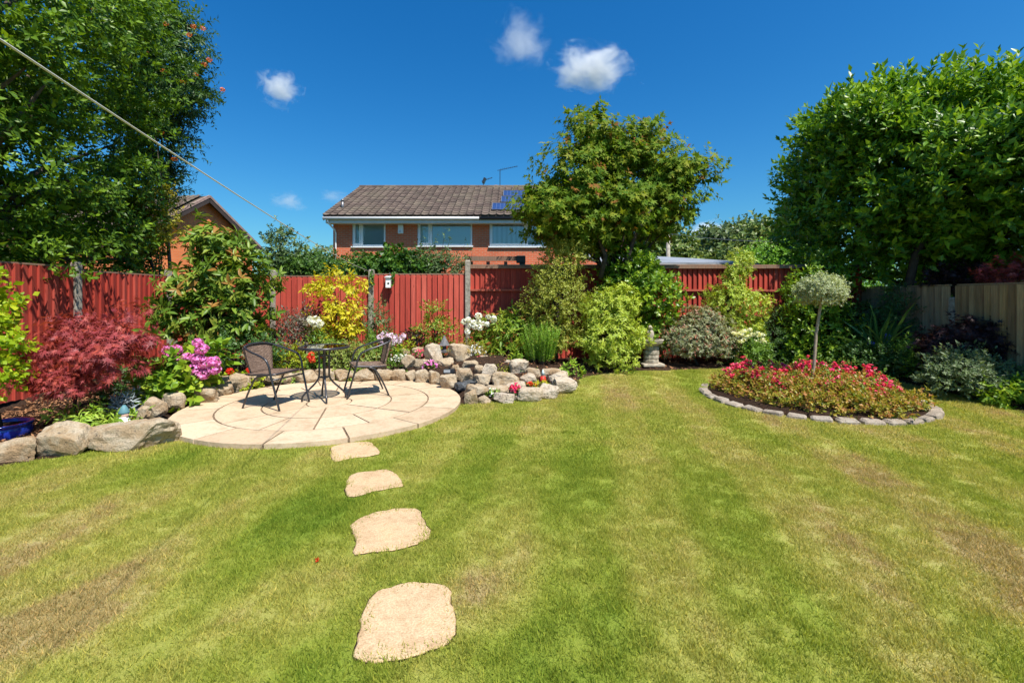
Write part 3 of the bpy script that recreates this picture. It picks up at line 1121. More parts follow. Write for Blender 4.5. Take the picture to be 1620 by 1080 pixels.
tag(part('bed_soil', mb, SOIL, smooth=True), kind='structure')

# ------------------------------------------------------------------ fences


def feather_board(w, h):
    """tapered feather-edge board, thick on one edge"""
    mb = MB()
    t0, t1 = .046, .003
    vs = [(-w / 2, -t0, 0), (w / 2, -t1, 0), (w / 2, 0, 0), (-w / 2, 0, 0), (-w / 2, -t0, h), (w / 2, -t1, h), (w / 2, 0, h), (-w / 2, 0, h)]
    mb.add(vs, [(3, 2, 1, 0), (4, 5, 6, 7), (0, 1, 5, 4), (1, 2, 6, 5), (2, 3, 7, 6), (3, 0, 4, 7)])
    return mb


def board_meshes(w, h, mat):
    return [feather_board(w * random.Random(k).uniform(.96, 1.04), h).mesh('board', mat) for k in range(3)]


def panel(fence, x0, x1, z0, z1, boards, loc_y=0.0, wob=.006, capm=None, cap=True):
    """closeboard panel along the fence's own x axis, boards facing -y"""
    n = int(round((x1 - x0) / .109))
    st = (x1 - x0) / n
    for k in range(n):
        o = link('board', boards[k % 3], fence, (x0 + st * (k + .5), loc_y - .004 * (k % 2) + rnd.uniform(-.002, .002), z0 + rnd.uniform(-wob, wob)), (0, 0, rnd.uniform(-.03, .01)),
                 (1, 1, (z1 - z0) / 1.8))
    if cap:
        mb = MB().box(((x0 + x1) / 2, loc_y + .0, z1 + .014), (x1 - x0 - .004, .055, .024))
        part('capping_rail', mb, capm or CAPWOOD, fence, world=False)


def post(fence, x, ztop, mat=CONCRETE, w=.1, y=0.0, name='post', z0=-.1):
    mb = MB()
    mb.box((x, y, (ztop + z0) / 2 - .02), (w, w, ztop - z0 - .04))
    mb.box((x, y, ztop - .018), (w, w, .036), taper=.7)
    part(name, mb, mat, fence, world=False, bevel=.004)


red_boards = board_meshes(.118, 1.8, RED)
LFX = -6.75
left_fence = thing('fence', 'red closeboard fence with concrete posts along the left side under the trees', 'fence', (LFX, 9.0, 0), math.radians(-90))
# its own x axis runs toward the camera
# own +x -> garden -y ; own -y -> garden -x ... so turn the boards to face the garden
left_fence.rotation_euler.z = math.radians(90)
left_fence.location = (LFX, 1.25, 0)
ys = [1.38, 3.25, 5.13, 7.05, 8.93]
for a, b, zt in ((1.38, 3.25, 1.84), (3.25, 5.13, 1.85), (5.13, 7.05, 1.85), (7.05, 8.93, 1.80)):
    panel(left_fence, a - 1.25 + .05, b - 1.25 - .05, .0, zt, red_boards)
for y in ys:
    post(left_fence, y - 1.25, 1.95)

back_fence = thing('fence', 'red closeboard fence with concrete posts behind the patio', 'fence', (-6.6, 9.0, 0))
bx = [-6.62, -4.70, -2.77, -.87]
for i, zt in enumerate((1.82, 1.80, 1.84)):
    panel(back_fence, bx[i] + 6.6 + .05, bx[i + 1] + 6.6 - .05, .12, zt, red_boards)
for x, zt in ((-4.70, 1.93), (-2.77, 1.945), (-.87, 2.13)):
    post(back_fence, x + 6.6, zt, y=-.02)

tall_fence = thing('fence', 'taller dark red fence with three horizontal rails behind the shrubs', 'fence', (-.82, 9.02, 0))
W = 7.75
tb = [feather_board(.104, 1.8).mesh('board', RED) for _ in range(3)]
n = int(W / .1)
for k in range(n):
    link('board', tb[k % 3], tall_fence, (.05 + k * .1, rnd.uniform(-.002, .002), .18), (0, 0, rnd.uniform(-.02, .02)), (1, 1, 1.0))
for z, th, dp in ((1.99, .05, .07), (1.535, .04, .06), (1.04, .04, .06), (.5, .04, .06)):
    for i in range(4):
        a, b = i * 1.9375 - .045, min(W, (i + 1) * 1.9375) + .04
        mb = MB().box(((a + b) / 2, -.02 - dp / 2, z + rnd.uniform(-.006, .006)), (b - a - .09, dp, th))
        part('rail', mb, REDWEATHER if z < 1.9 else CAPWOOD, tall_fence, world=False)
for i in range(1, 5):
    post(tall_fence, min(i * 1.93, W), 2.0, REDWEATHER, y=.06)
mb = MB().box((W / 2, -.0, 2.03), (W, .1, .022))
part('capping_rail', mb, CAPWOOD, tall_fence, world=False)

grey_boards = board_meshes(.104, 1.6, GREYWOOD)
honey_boards = board_meshes(.104, 1.6, HONEY)
right_fence = thing('fence', 'bare wooden closeboard fence along the right side, unpainted', 'fence', (6.95, 9.3, 0), math.radians(-90))
for i, (a, b, bd) in enumerate(((.15, 2.15, grey_boards), (2.15, 4.10, honey_boards), (4.10, 6.05, honey_boards))):
    n = int(round((b - a - .12) / .108))
    st = (b - a - .12) / n
    for k in range(n):
        link('board', bd[k % 3], right_fence, (a + .06 + st * (k + .5), -.004 * (k % 2) + rnd.uniform(-.003, .003), .0), (0, 0, rnd.uniform(-.03, .015)), (1, 1, .985))
    mb = MB().box(((a + b) / 2, 0, 1.592), (b - a - .13, .05, .022))
    part('capping_rail', mb, GREYWOOD, right_fence, world=False)
    for z in (.35, .85, 1.35):
        mb = MB().box(((a + b) / 2, .035, z), (b - a - .1, .05, .07))
        part('rail', mb, GREYWOOD, right_fence, world=False)
for x, zt in ((.15, 1.58), (2.15, 1.40), (4.10, 1.55), (6.05, 1.55)):
    post(right_fence, x, zt)

# ------------------------------------------------------------------ houses beyond the fences
def blind_mat(name, col, stripes=0):
    m, nt, out = new_mat(name)
    b = N(nt, 'ShaderNodeBsdfPrincipled', Roughness=.8)
    b.inputs['Base Color'].default_value = (*col, 1)
    if stripes:
        tc = N(nt, 'ShaderNodeTexCoord')
        w = N(nt, 'ShaderNodeTexWave', Scale=stripes, Distortion=1.0)
        nt.links.new(tc.outputs['Object'], w.inputs[0])
        r = ramp(nt, w.outputs[1], [(.1, tuple(c * .72 for c in col)), (.9, col)])
        nt.links.new(r.outputs[0], b.inputs['Base Color'])
    nt.links.new(b.outputs[0], out.inputs[0])
    return m


def glass_mat():
    m, nt, out = new_mat('window_glass')
    g = N(nt, 'ShaderNodeBsdfGlossy', Roughness=.02)
    g.inputs[0].default_value = (.9, .95, .95, 1)
    t = N(nt, 'ShaderNodeBsdfTransparent')
    t.inputs[0].default_value = (.96, .985, .985, 1)
    fr = N(nt, 'ShaderNodeFresnel', IOR=1.75)
    mx = N(nt, 'ShaderNodeMixShader')
    nt.links.new(fr.outputs[0], mx.inputs[0])
    nt.links.new(t.outputs[0], mx.inputs[1])
    nt.links.new(g.outputs[0], mx.inputs[2])
    nt.links.new(mx.outputs[0], out.inputs[0])
    return m


GLASS = glass_mat()
BLIND = blind_mat('roller_blind', (.86, .93, .91))
CURTAIN = blind_mat('pale_curtain', (.80, .84, .90), 1.6)
ROOMDARK = simple('dim_room', (.10, .12, .12), .9)
PV = None


def pv_mat():
    m, nt, out = new_mat('solar_cells')
    tc = N(nt, 'ShaderNodeTexCoord')
    br = N(nt, 'ShaderNodeTexBrick', Scale=1.0)
    br.offset = 0
    br.inputs['Color1'].default_value = (.018, .04, .13, 1)
    br.inputs['Color2'].default_value = (.022, .05, .16, 1)
    br.inputs['Mortar'].default_value = (.10, .13, .22, 1)
    br.inputs['Mortar Size'].default_value = .008
    br.inputs['Brick Width'].default_value = .16
    br.inputs['Row Height'].default_value = .16
    nt.links.new(tc.outputs['Object'], br.inputs['Vector'])
    b = N(nt, 'ShaderNodeBsdfPrincipled', Roughness=.12)
    nt.links.new(br.outputs[0], b.inputs['Base Color'])
    nt.links.new(b.outputs[0], out.inputs[0])
    return m


PV = pv_mat()


def tile_mesh(w=.302, ln=.33):
    prof = [(-w / 2, .040), (-w * .36, .012), (-.02, .0), (w * .28, .012), (w / 2 - .012, .042)]
    mb = MB()
    vs = []
    for y, lift in ((0, .020), (ln, .0)):
        vs += [(x, y, z + lift) for x, z in prof]
    vs += [(x, 0, -.006) for x, z in prof]
    n = len(prof)
    fs = [(i, i + 1, n + i + 1, n + i) for i in range(n - 1)] + [(2 * n + i, 2 * n + i + 1, i + 1, i) for i in range(n - 1)]
    mb.add(vs, fs)
    return mb


def roof_slope(house, eave, ridge, x0, x1, singles=300, gauge=.285, front=True, split=None):
    """tiles on the slope from eave (y,z) to ridge (y,z) between x0 and x1"""
    h0 = root_of(house)
    (ya, za), (yb, zb) = eave, ridge
    sl = math.hypot(yb - ya, zb - za)
    pitch = math.atan2(zb - za, yb - ya)
    if not front:
        pitch = math.atan2(zb - za, abs(yb - ya))
    rows = int(sl / gauge)
    cols = int((x1 - x0) / .3)
    base = tile_mesh()
    me = base.mesh('roof_tile', TILES)
    M = Matrix.Rotation(pitch, 3, 'X')
    rest = MB()
    made = 0
    for r in range(rows):
        for c in range(cols):
            x = x0 + .3 * (c + .5)
            u = r * gauge
            p = Vector((x, ya + math.cos(pitch) * u, za + math.sin(pitch) * u + .03 + rnd.uniform(-.004, .004)))
            if made < singles and (split is None or c < split):
                link('roof_tile', me, house, p - h0, (pitch, rnd.uniform(-.012, .012), rnd.uniform(-.012, .012)))
                made += 1
            else:
                rest.add([M @ Vector(v) + p for v in base.v], base.f)
    if rest.v:
        tag(part('roof_tiles', rest, TILES, house), kind='stuff')


def window(house, x0, x1, z0, z1, y, mull, blinds, fr=.07):
    """frame with sub-parts pane, blind, sill; mull: x of the mullions"""
    h0 = root_of(house)
    mb = MB()
    zc, xc = (z0 + z1) / 2, (x0 + x1) / 2
    mb.box((x0 + fr / 2, y, zc), (fr, .08, z1 - z0))
    mb.box((x1 - fr / 2, y, zc), (fr, .08, z1 - z0))
    mb.box((xc, y, z1 - fr / 2), (x1 - x0 - 2 * fr, .08, fr))
    mb.box((xc, y, z0 + fr / 2), (x1 - x0 - 2 * fr, .08, fr))
    for mx in mull:
        mb.box((mx, y, zc), (fr * 1.5, .085, z1 - z0 - 2 * fr))
    w = part('window', mb, WHITE, house, bevel=.006)
    xs = [x0 + fr] + list(mull) + [x1 - fr]
    for i in range(len(xs) - 1):
        a = xs[i] + (fr * .75 if i else 0)
        b = xs[i + 1] - (fr * .75 if i < len(xs) - 2 else 0)
        m = MB().box(((a + b) / 2, y + .005, zc), (b - a, .014, z1 - z0 - 2 * fr))
        part('pane', m, GLASS, w)
        if i == 0 and len(mull):     # the opening light has its own sash
            m = MB()
            s = .05
            for bx in ((a + s / 2, zc, s, z1 - z0 - 2 * fr), (b - s / 2, zc, s, z1 - z0 - 2 * fr)):
                m.box((bx[0], y - .035, bx[1]), (bx[2], .05, bx[3]))
            for zz in (z0 + fr + s / 2, z1 - fr - s / 2):
                m.box(((a + b) / 2, y - .035, zz), (b - a - 2 * s, .05, s))
            part('sash', m, WHITE, w)
    m = MB().box((xc, y + .045, zc), (x1 - x0 - .03, .01, z1 - z0 - .03))
    part('blind', m, blinds, w)
    m = MB().box((xc, y - .05, z0 - .03), (x1 - x0 + .08, .16, .05))
    part('sill', m, WHITE, w)
    return w


HY = 18.5
house = thing('brick_house', 'red brick house with brown tiled roof and white windows beyond the back fence', 'house', (-1.2, HY, -.2))
hx0, hx1 = -7.27, 4.9
ze, zr = 4.62, 6.82
EY, RY, BY = HY - .42, 22.5, 26.9
mb = MB()
wins = [(P(557, 390, HY), P(610, 346.5, HY), (P(584, 0, HY).x - .31,), BLIND), (P(660, 389, HY), P(747.5, 344.5, HY), (P(681.5, 0, HY).x,), BLIND), (P(774, 390, HY), P(863, 344, HY), (P(833, 0, HY).x,), CURTAIN)]
xs = sorted([hx0, hx1] + [c for w in wins for c in (w[0].x, w[1].x)])
for i in range(len(xs) - 1):       # front wall with real openings
    a, b = xs[i], xs[i + 1]
    wn_ = [w for w in wins if abs(w[0].x - a) < 1e-6]
    if wn_:
        mb.box(((a + b) / 2, HY + .12, (wn_[0][0].z - .2) / 2), (b - a, .24, wn_[0][0].z + .2))
        mb.box(((a + b) / 2, HY + .12, (wn_[0][1].z + 4.52) / 2), (b - a, .24, 4.52 - wn_[0][1].z))
    else:
        mb.box(((a + b) / 2, HY + .12, 2.16), (b - a, .24, 4.72))
part('wall', mb, BRICK, house)
mb = MB()
for x in (hx0 + .12, hx1 - .12):
    vs = []
    for xx in (x - .12, x + .12):
        vs += [(xx, HY + .24, -.2), (xx, BY - .4, -.2), (xx, BY - .4, 4.5), (xx, RY, 6.7), (xx, HY + .24, 4.55)]
    mb.add(vs, [(4, 3, 2, 1, 0), (5, 6, 7, 8, 9), (0, 1, 6, 5), (1, 2, 7, 6), (2, 3, 8, 7), (3, 4, 9, 8), (4, 0, 5, 9)])
mb.box(((hx0 + hx1) / 2, BY - .52, 2.1), (hx1 - hx0 - .5, .24, 4.6))
part('gable_wall', mb, BRICK, house)
for a, b, mull, bl in wins:
    w = window(house, a.x + .01, b.x - .01, a.z + .01, b.z - .01, HY + .06, mull, bl)
m = MB().box(((hx0 + hx1) / 2, HY + 1.2, 3.0), (hx1 - hx0 - .6, .05, 3))
part('room_wall', m, ROOMDARK, house)
rx0, rx1 = -7.52, 5.1
roof = MB()
for ya, yb in ((EY, RY), (BY, RY)):
    roof.add([(rx0, ya, ze), (rx1, ya, ze), (rx1, yb, zr - .02), (rx0, yb, zr - .02), (rx0, ya, ze - .05), (rx1, ya, ze - .05), (rx1, yb, zr - .07), (rx0, yb, zr - .07)],
             [(0, 1, 2, 3), (7, 6, 5, 4), (0, 3, 7, 4), (1, 5, 6, 2), (0, 4, 5, 1)])
roof_o = part('roof', roof, TILES, house)
roof_slope(house, (EY - .04, ze), (RY, zr), rx0 + .02, rx1, 300, split=27)
mb = MB()
k = int((rx1 - rx0) / .42)
for i in range(k):
    x = rx0 + .42 * i
    mb.tube([(x, RY, zr + .0), (x + .41, RY, zr + .004)], [.115, .108], 10)
part('ridge_tiles', mb, TILES, house)
xb = P(758, 0, EY).x
for nm, a, b, mt in (('fascia', rx0 + .1, xb, GREYW), ('fascia', xb, rx1 - .1, GREYW)):
    part(nm, MB().box(((a + b) / 2, EY + .05, ze - .17), (b - a - .004, .03, .2)), mt, house)
part('soffit', MB().box(((hx0 + hx1) / 2, EY + .24, ze - .265), (hx1 - hx0 + .3, .4, .015)), GREYW, house)
for a, b, mt in ((rx0 + .02, xb, GREYW), (xb + .01, rx1, BLACKP)):
    part('gutter', MB().tube([(a, EY - .03, ze - .09), (b, EY - .03, ze - .09)], .06, 10), mt, house, smooth=True)
for s in (rx0, rx1):
    part('bargeboard', MB().box((s + (.02 if s < 0 else -.02), (EY + RY) / 2, (ze + zr) / 2 - .1), (.03, math.hypot(RY - EY, zr - ze), .16), rx=math.atan2(zr - ze, RY - EY)), GREYW, house)
dx = P(532, 0, HY).x
part('downpipe', MB().tube([(dx - .18, EY - .02, ze - .15), (dx - .17, EY + .05, ze - .27), (dx - .03, HY - .09, ze - .5), (dx, HY - .06, ze - .62), (dx, HY - .06, -.1)], .035, 8), WHITE, house, smooth=True)
q = P(634.5, 363, HY)
ab = part('alarm_box', MB().box((q.x, HY - .06, q.z), (.22, .1, .36), taper=.94), WHITE, house, bevel=.015)
part('badge', MB().box((q.x - .02, HY - .1135, q.z - .09), (.09, .004, .09)), simple('alarm_badge', (.55, .58, .62), .4), ab)
vy = EY + .9
vz = ze + (zr - ze) / (RY - EY) * .9
part('vent_pipe', MB().tube([(P(542, 0, vy).x, vy, vz - .1), (P(542, 0, vy).x, vy, vz + .34)], .05, 10).tube([(P(542, 0, vy).x, vy, vz + .34), (P(542, 0, vy).x, vy, vz + .40)], .07, 10), GALV, house, smooth=True)
# chimney pot just behind the ridge
q = P(785, 295, 23.2)
ch = part('chimney', MB().box((q.x, 23.2, 6.65), (.5, .45, .42)), BRICK, house)
part('chimney_pot', MB().lathe([(.13, 0), (.12, .16), (.145, .17), (.145, .22), (.11, .22)], (q.x, 23.2, 6.86), 12), TERRA, ch, smooth=True)


def aerial(base, top, boom_to, nel, el):
    mb = MB()
    mb.tube([base, top], .018, 6)
    d = (Vector(boom_to) - Vector(top))
    mb.tube([Vector(top) - d * .15, boom_to], .012, 6)
    for i in range(nel):
        c = Vector(top) + d * (i + .5) / nel
        l = el * (1 - .5 * i / nel)
        mb.tube([c - Vector((0, .5 * l, .0)), c + Vector((0, .5 * l, .0))], .008, 4)
        mb.tube([c - Vector((0, 0, .12 * l)), c + Vector((0, 0, .12 * l))], .007, 4)
    return mb


part('aerial', aerial(P(791, 296, 22.7), P(791, 269, 22.7), P(819, 263, 22.7), 9, .5), METAL, house)
part('aerial', aerial(P(765, 297, 22.7), P(764, 286, 22.7), P(779, 281, 22.7), 6, .45).box(tuple(P(766, 286, 22.7)), (.12, .3, .25), ry=.4), METAL, house)
# solar panels on the neighbour's half
pitch = math.atan2(zr - ze, RY - EY)


def roofpt(x, u, lift=.10):
    return Vector((x, EY + math.cos(pitch) * u, ze + math.sin(pitch) * u)) + Vector((0, -math.sin(pitch), math.cos(pitch))) * lift


sl = math.hypot(RY - EY, zr - ze)
for row, (u, x_start, cnt) in enumerate(((.55, -.83, 4), (1.72, -.48, 3), (2.80, -.40, 3))):
    for c in range(cnt):
        x = x_start + c * 1.66 + .82
        mb = MB().box((0, 0, 0), (1.62, .98, .035))
        o = part('solar_panel', mb, PV, house, world=False)
        o.location = roofpt(x, u + .5) - root_of(house)
        o.rotation_euler = (pitch, 0, 0)
        fm = MB()
        for yy in (-.505, .505):
            fm.box((0, yy, .003), (1.65, .03, .05))
        for xx in (-.815, .815):
            fm.box((xx, 0, .003), (.03, .98, .05))
        part('panel_frame', fm, GALV, o, world=False)

# bungalow on the left
BX = -14.5
by0, byr, by1 = 18.47, 21.8, 25.13
bz0, bzr = 4.14, 6.27
bung = thing('brick_bungalow', 'orange brick gable end with brown roof showing between the left tree and the shrubs', 'house', (BX, byr, -.2))
mb = MB()
vs = []
for xx in (BX - 9, BX - .3):
    vs += [(xx, by0 + .3, -.2), (xx, by1 - .3, -.2), (xx, by1 - .3, bz0), (xx, byr, bzr - .12), (xx, by0 + .3, bz0)]
mb.add(vs, [(4, 3, 2, 1, 0), (5, 6, 7, 8, 9), (0, 1, 6, 5), (1, 2, 7, 6), (4, 0, 5, 9)])
part('wall', mb, brick_material('orange_brick', (.78, .21, .07), (.68, .17, .06), (.55, .26, .13)), bung)
mb = MB()
for ya, s in ((by0, 1), (by1, -1)):
    mb.add([(BX - 9.2, ya, bz0 - .05), (BX, ya, bz0 - .05), (BX, byr, bzr - .02), (BX - 9.2, byr, bzr - .02), (BX - 9.2, ya, bz0 - .12), (BX, ya, bz0 - .12), (BX, byr, bzr - .09), (BX - 9.2, byr, bzr - .09)],
           [(0, 1, 2, 3), (7, 6, 5, 4), (0, 3, 7, 4), (1, 5, 6, 2), (0, 4, 5, 1)])
part('roof', mb, TILES, bung)
roof_slope(bung, (by0 - .04, bz0 - .05), (byr, bzr), BX - 9.0, BX - .05, 0)
roofdark = simple('dark_bargeboard', (.05, .035, .03), .7)
PINKV = simple('verge_tile', (.30, .20, .17), .8, vary=.3)
for ya in (by0, by1):
    sgn = 1 if ya < byr else -1
    part('bargeboard', MB().box((BX + .02, (ya + byr) / 2, (bz0 + bzr) / 2 - .22), (.03, math.hypot(byr - ya, bzr - bz0) - .02, .2), rx=sgn * math.atan2(bzr - bz0, byr - by0)), roofdark, bung)
    part('verge', MB().box((BX + .01, (ya + byr) / 2, (bz0 + bzr) / 2 - .045), (.09, math.hypot(byr - ya, bzr - bz0), .11), rx=sgn * math.atan2(bzr - bz0, byr - by0)), PINKV, bung)
q = P(328, 338, byr + .1)
part('vent_grille', MB().box((BX - .28, byr - .05, 5.35), (.03, .24, .24)), TERRA, bung)

bung.rotation_euler.z = math.radians(-12)

# garage with the grey felt roof behind the tall fence
FELT = simple('grey_roof_felt', (.22, .24, .275), .7, vary=.25, scale=2.5)
gar = thing('garage', 'low garage with flat grey roof behind the red fence', 'garage', (3.8, 12, -.2))
gx0, gx1 = 2.05, 5.75
mb = MB().box(((gx0 + gx1) / 2, 12.6, .95), (gx1 - gx0 - .2, 3.6, 2.3))
part('wall', mb, GREYW, gar)
mb = MB()
vs = [(gx0, 10.6, 2.21), (gx1, 10.6, 2.20), (gx1 + .2, 14.8, 2.66), (gx0, 14.8, 2.88)]
mb.add(vs + [(x, y, z - .06) for x, y, z in vs], [(0, 1, 2, 3), (7, 6, 5, 4), (0, 4, 5, 1), (1, 5, 6, 2), (2, 6, 7, 3), (3, 7, 4, 0)])
part('roof', mb, FELT, gar)
part('fascia', MB().box(((gx0 + gx1) / 2, 10.58, 2.10), (gx1 - gx0, .03, .13)), simple('worn_fascia', (.42, .36, .31), .8, vary=.4), gar)

# beam of a pergola over the neighbour's side of the fence
perg = thing('pergola', 'weathered wooden beam on short posts above the fence with black end cap', 'pergola', (-.3, 9.55, 0))
a, b = P(735, 409, 9.55), P(824, 412, 9.55)
part('beam', MB().box(((a.x + b.x) / 2, 9.55, a.z - .0), (b.x - a.x, .07, .09)), CAPWOOD, perg)
for px in (772, 800, 745):
    x = P(px, 0, 9.55).x
    part('post', MB().box((x, 9.6, 1.05), (.07, .07, 2.2)), CAPWOOD, perg)
part('end_cap', MB().box((b.x, 9.54, b.z + .02), (.19, .15, .15)).box((b.x + .03, 9.54, b.z - .12), (.12, .12, .16)), BLACKP, perg, bevel=.01)

pole = thing('utility_pole', 'grey wooden utility pole standing behind the garage roof', 'utility pole', (P(1057, 0, 33).x, 33, -.2))
x = P(1057, 0, 33).x
part('shaft', MB().tube([(x, 33, -.2), (x, 33, P(0, 366, 33).z)], [.17, .13], 10), simple('pole_wood', (.34, .30, .25), .9, vary=.3), pole, smooth=True)
part('crossarm', MB().box((x, 33, P(0, 371, 33).z), (.7, .1, .1)), GALV, pole)
for k, (py0, py1) in enumerate(((369, 378), (370, 375))):
    a = Vector((x + .15 * k, 33, P(0, py0, 33).z))
    b = P(1330, py1, 31 + k)
    pts = [a.lerp(b, t / 12) + Vector((0, 0, -.35 * 4 * (t / 12) * (1 - t / 12))) for t in range(13)]
    part('cable', MB().tube(pts, .014, 4), BLACKP if k else GALV, pole)

# washing line from a post behind the camera to the fence post
a, b = Vector((-.42, -2.4, 2.15)), Vector((-2.77, 8.93, 1.90))
pts = []
for i in range(41):
    t = i / 40
    pts.append(a.lerp(b, t) + Vector((0, 0, -.13 * 4 * t * (1 - t))))
tag(part('washing_line', MB().tube(pts, .0030, 8), simple('line_rope', (.58, .56, .50), .6, vary=.05)), 'pale washing line stretched from the upper left corner to the fence post', 'washing line')

# ------------------------------------------------------------------ clouds


def cloud_mat(name, dens, seed, soft):
    m, nt, out = new_mat(name)
    tc = N(nt, 'ShaderNodeTexCoord')
    v = tc.outputs['Object']
    n = noise(nt, mapping(nt, v, (1, 1, 1), loc=(seed, seed * .7, 0)), 2.1, 8, .68, .4)
    ln = N(nt, 'ShaderNodeVectorMath', operation='LENGTH')
    nt.links.new(v, ln.inputs[0])
    s = math_n(nt, 'SUBTRACT', math_n(nt, 'MULTIPLY_ADD', n.outputs[0], 1.9, -.42), ln.outputs['Value'])
    d = N(nt, 'ShaderNodeMapRange')
    d.inputs[1].default_value = 0
    d.inputs[2].default_value = soft
    d.inputs[4].default_value = dens
    nt.links.new(s, d.inputs[0])
    pv = N(nt, 'ShaderNodeVolumePrincipled')
    pv.inputs['Color'].default_value = (.97, .97, .98, 1)
    pv.inputs['Anisotropy'].default_value = .1
    nt.links.new(d.outputs[0], pv.inputs['Density'])
    nt.links.new(pv.outputs[0], out.inputs['Volume'])
    return m


ico = bmesh.new()
bmesh.ops.create_icosphere(ico, subdivisions=2, radius=1.1)
ICO = bpy.data.meshes.new('cloud')
ico.to_mesh(ICO)
ico.free()
CD = 420
for (px, py, w, hh, dn, soft, lab) in (
        (443, 140, 98, 88, .09, .45, 'small round white cloud in the left half of the sky'),
        (935, 108, 200, 136, .14, .38, 'largest white cloud, above the middle tree'),
        (822, 66, 140, 140, .035, .55, 'thin wispy cloud left of and above the largest cloud'),
        (459, 319, 90, 50, .035, .55, 'faint low cloud between the two houses'),
        (1122, 372, 130, 70, .16, .35, 'bright low cloud rising behind the far trees'),
        (530, 312, 80, 40, .02, .55, 'faint cloud peeping over the left end of the long roof'),
        (1126, 350, 26, 16, .015, .6, 'tiny faint cloud above the low bright one')):
    c = P(px, py, CD)
    me = ICO.copy()
    me.materials.append(cloud_mat('cloud_vapour', dn, px * .37, soft))
    o = link('cloud', me, None, c, None, (w / 2 / F * CD, 26, hh / 2 / F * CD))
    tag(o, lab, 'cloud', 'clouds in the blue sky')

# ------------------------------------------------------------------ table and chairs
WICKER = None


def wicker_mat():
    m, nt, out = new_mat('brown_wicker')
    tc = N(nt, 'ShaderNodeTexCoord')
    v = tc.outputs['Object']
    w1 = N(nt, 'ShaderNodeTexWave', Scale=26, Distortion=.6, bands_direction='X')
    w2 = N(nt, 'ShaderNodeTexWave', Scale=34, Distortion=.6, bands_direction='Z')
    nt.links.new(v, w1.inputs[0])
    nt.links.new(v, w2.inputs[0])
    w3 = N(nt, 'ShaderNodeTexWave', Scale=34, Distortion=.6, bands_direction='Y')
    nt.links.new(v, w3.inputs[0])
    h = math_n(nt, 'MULTIPLY', w1.outputs[1], math_n(nt, 'MAXIMUM', w2.outputs[1], w3.outputs[1]))
    n = noise(nt, mapping(nt, v, (1, 1, 3)), 30, 4, .7)
    c = ramp(nt, n.outputs[0], [(.3, (.10, .06, .045)), (.5, (.27, .17, .12)), (.7, (.44, .30, .22))])
    c = mix(nt, .7, c.outputs[0], ramp(nt, h, [(.1, (.35,) * 3), (.7, (1.15,) * 3)]).outputs[0], 'MULTIPLY')
    b = N(nt, 'ShaderNodeBsdfPrincipled', Roughness=.5)
    nt.links.new(c, b.inputs['Base Color'])
    nt.links.new(bump(nt, h, .9, .008), b.inputs['Normal'])
    nt.links.new(b.outputs[0], out.inputs[0])
    return m


WICKER = wicker_mat()


def smooth_path(pts, k=5):
    pts = [Vector(p) for p in pts]
    out = []
    n = len(pts)
    for i in range(n - 1):
        p0, p1, p2, p3 = pts[max(i - 1, 0)], pts[i], pts[i + 1], pts[min(i + 2, n - 1)]
        for j in range(k):
            u = j / k
            out.append(.5 * ((2 * p1) + (p2 - p0) * u + (2 * p0 - 5 * p1 + 4 * p2 - p3) * u * u + (3 * p1 - p0 - 3 * p2 + p3) * u ** 3))
    out.append(pts[-1])
    return out


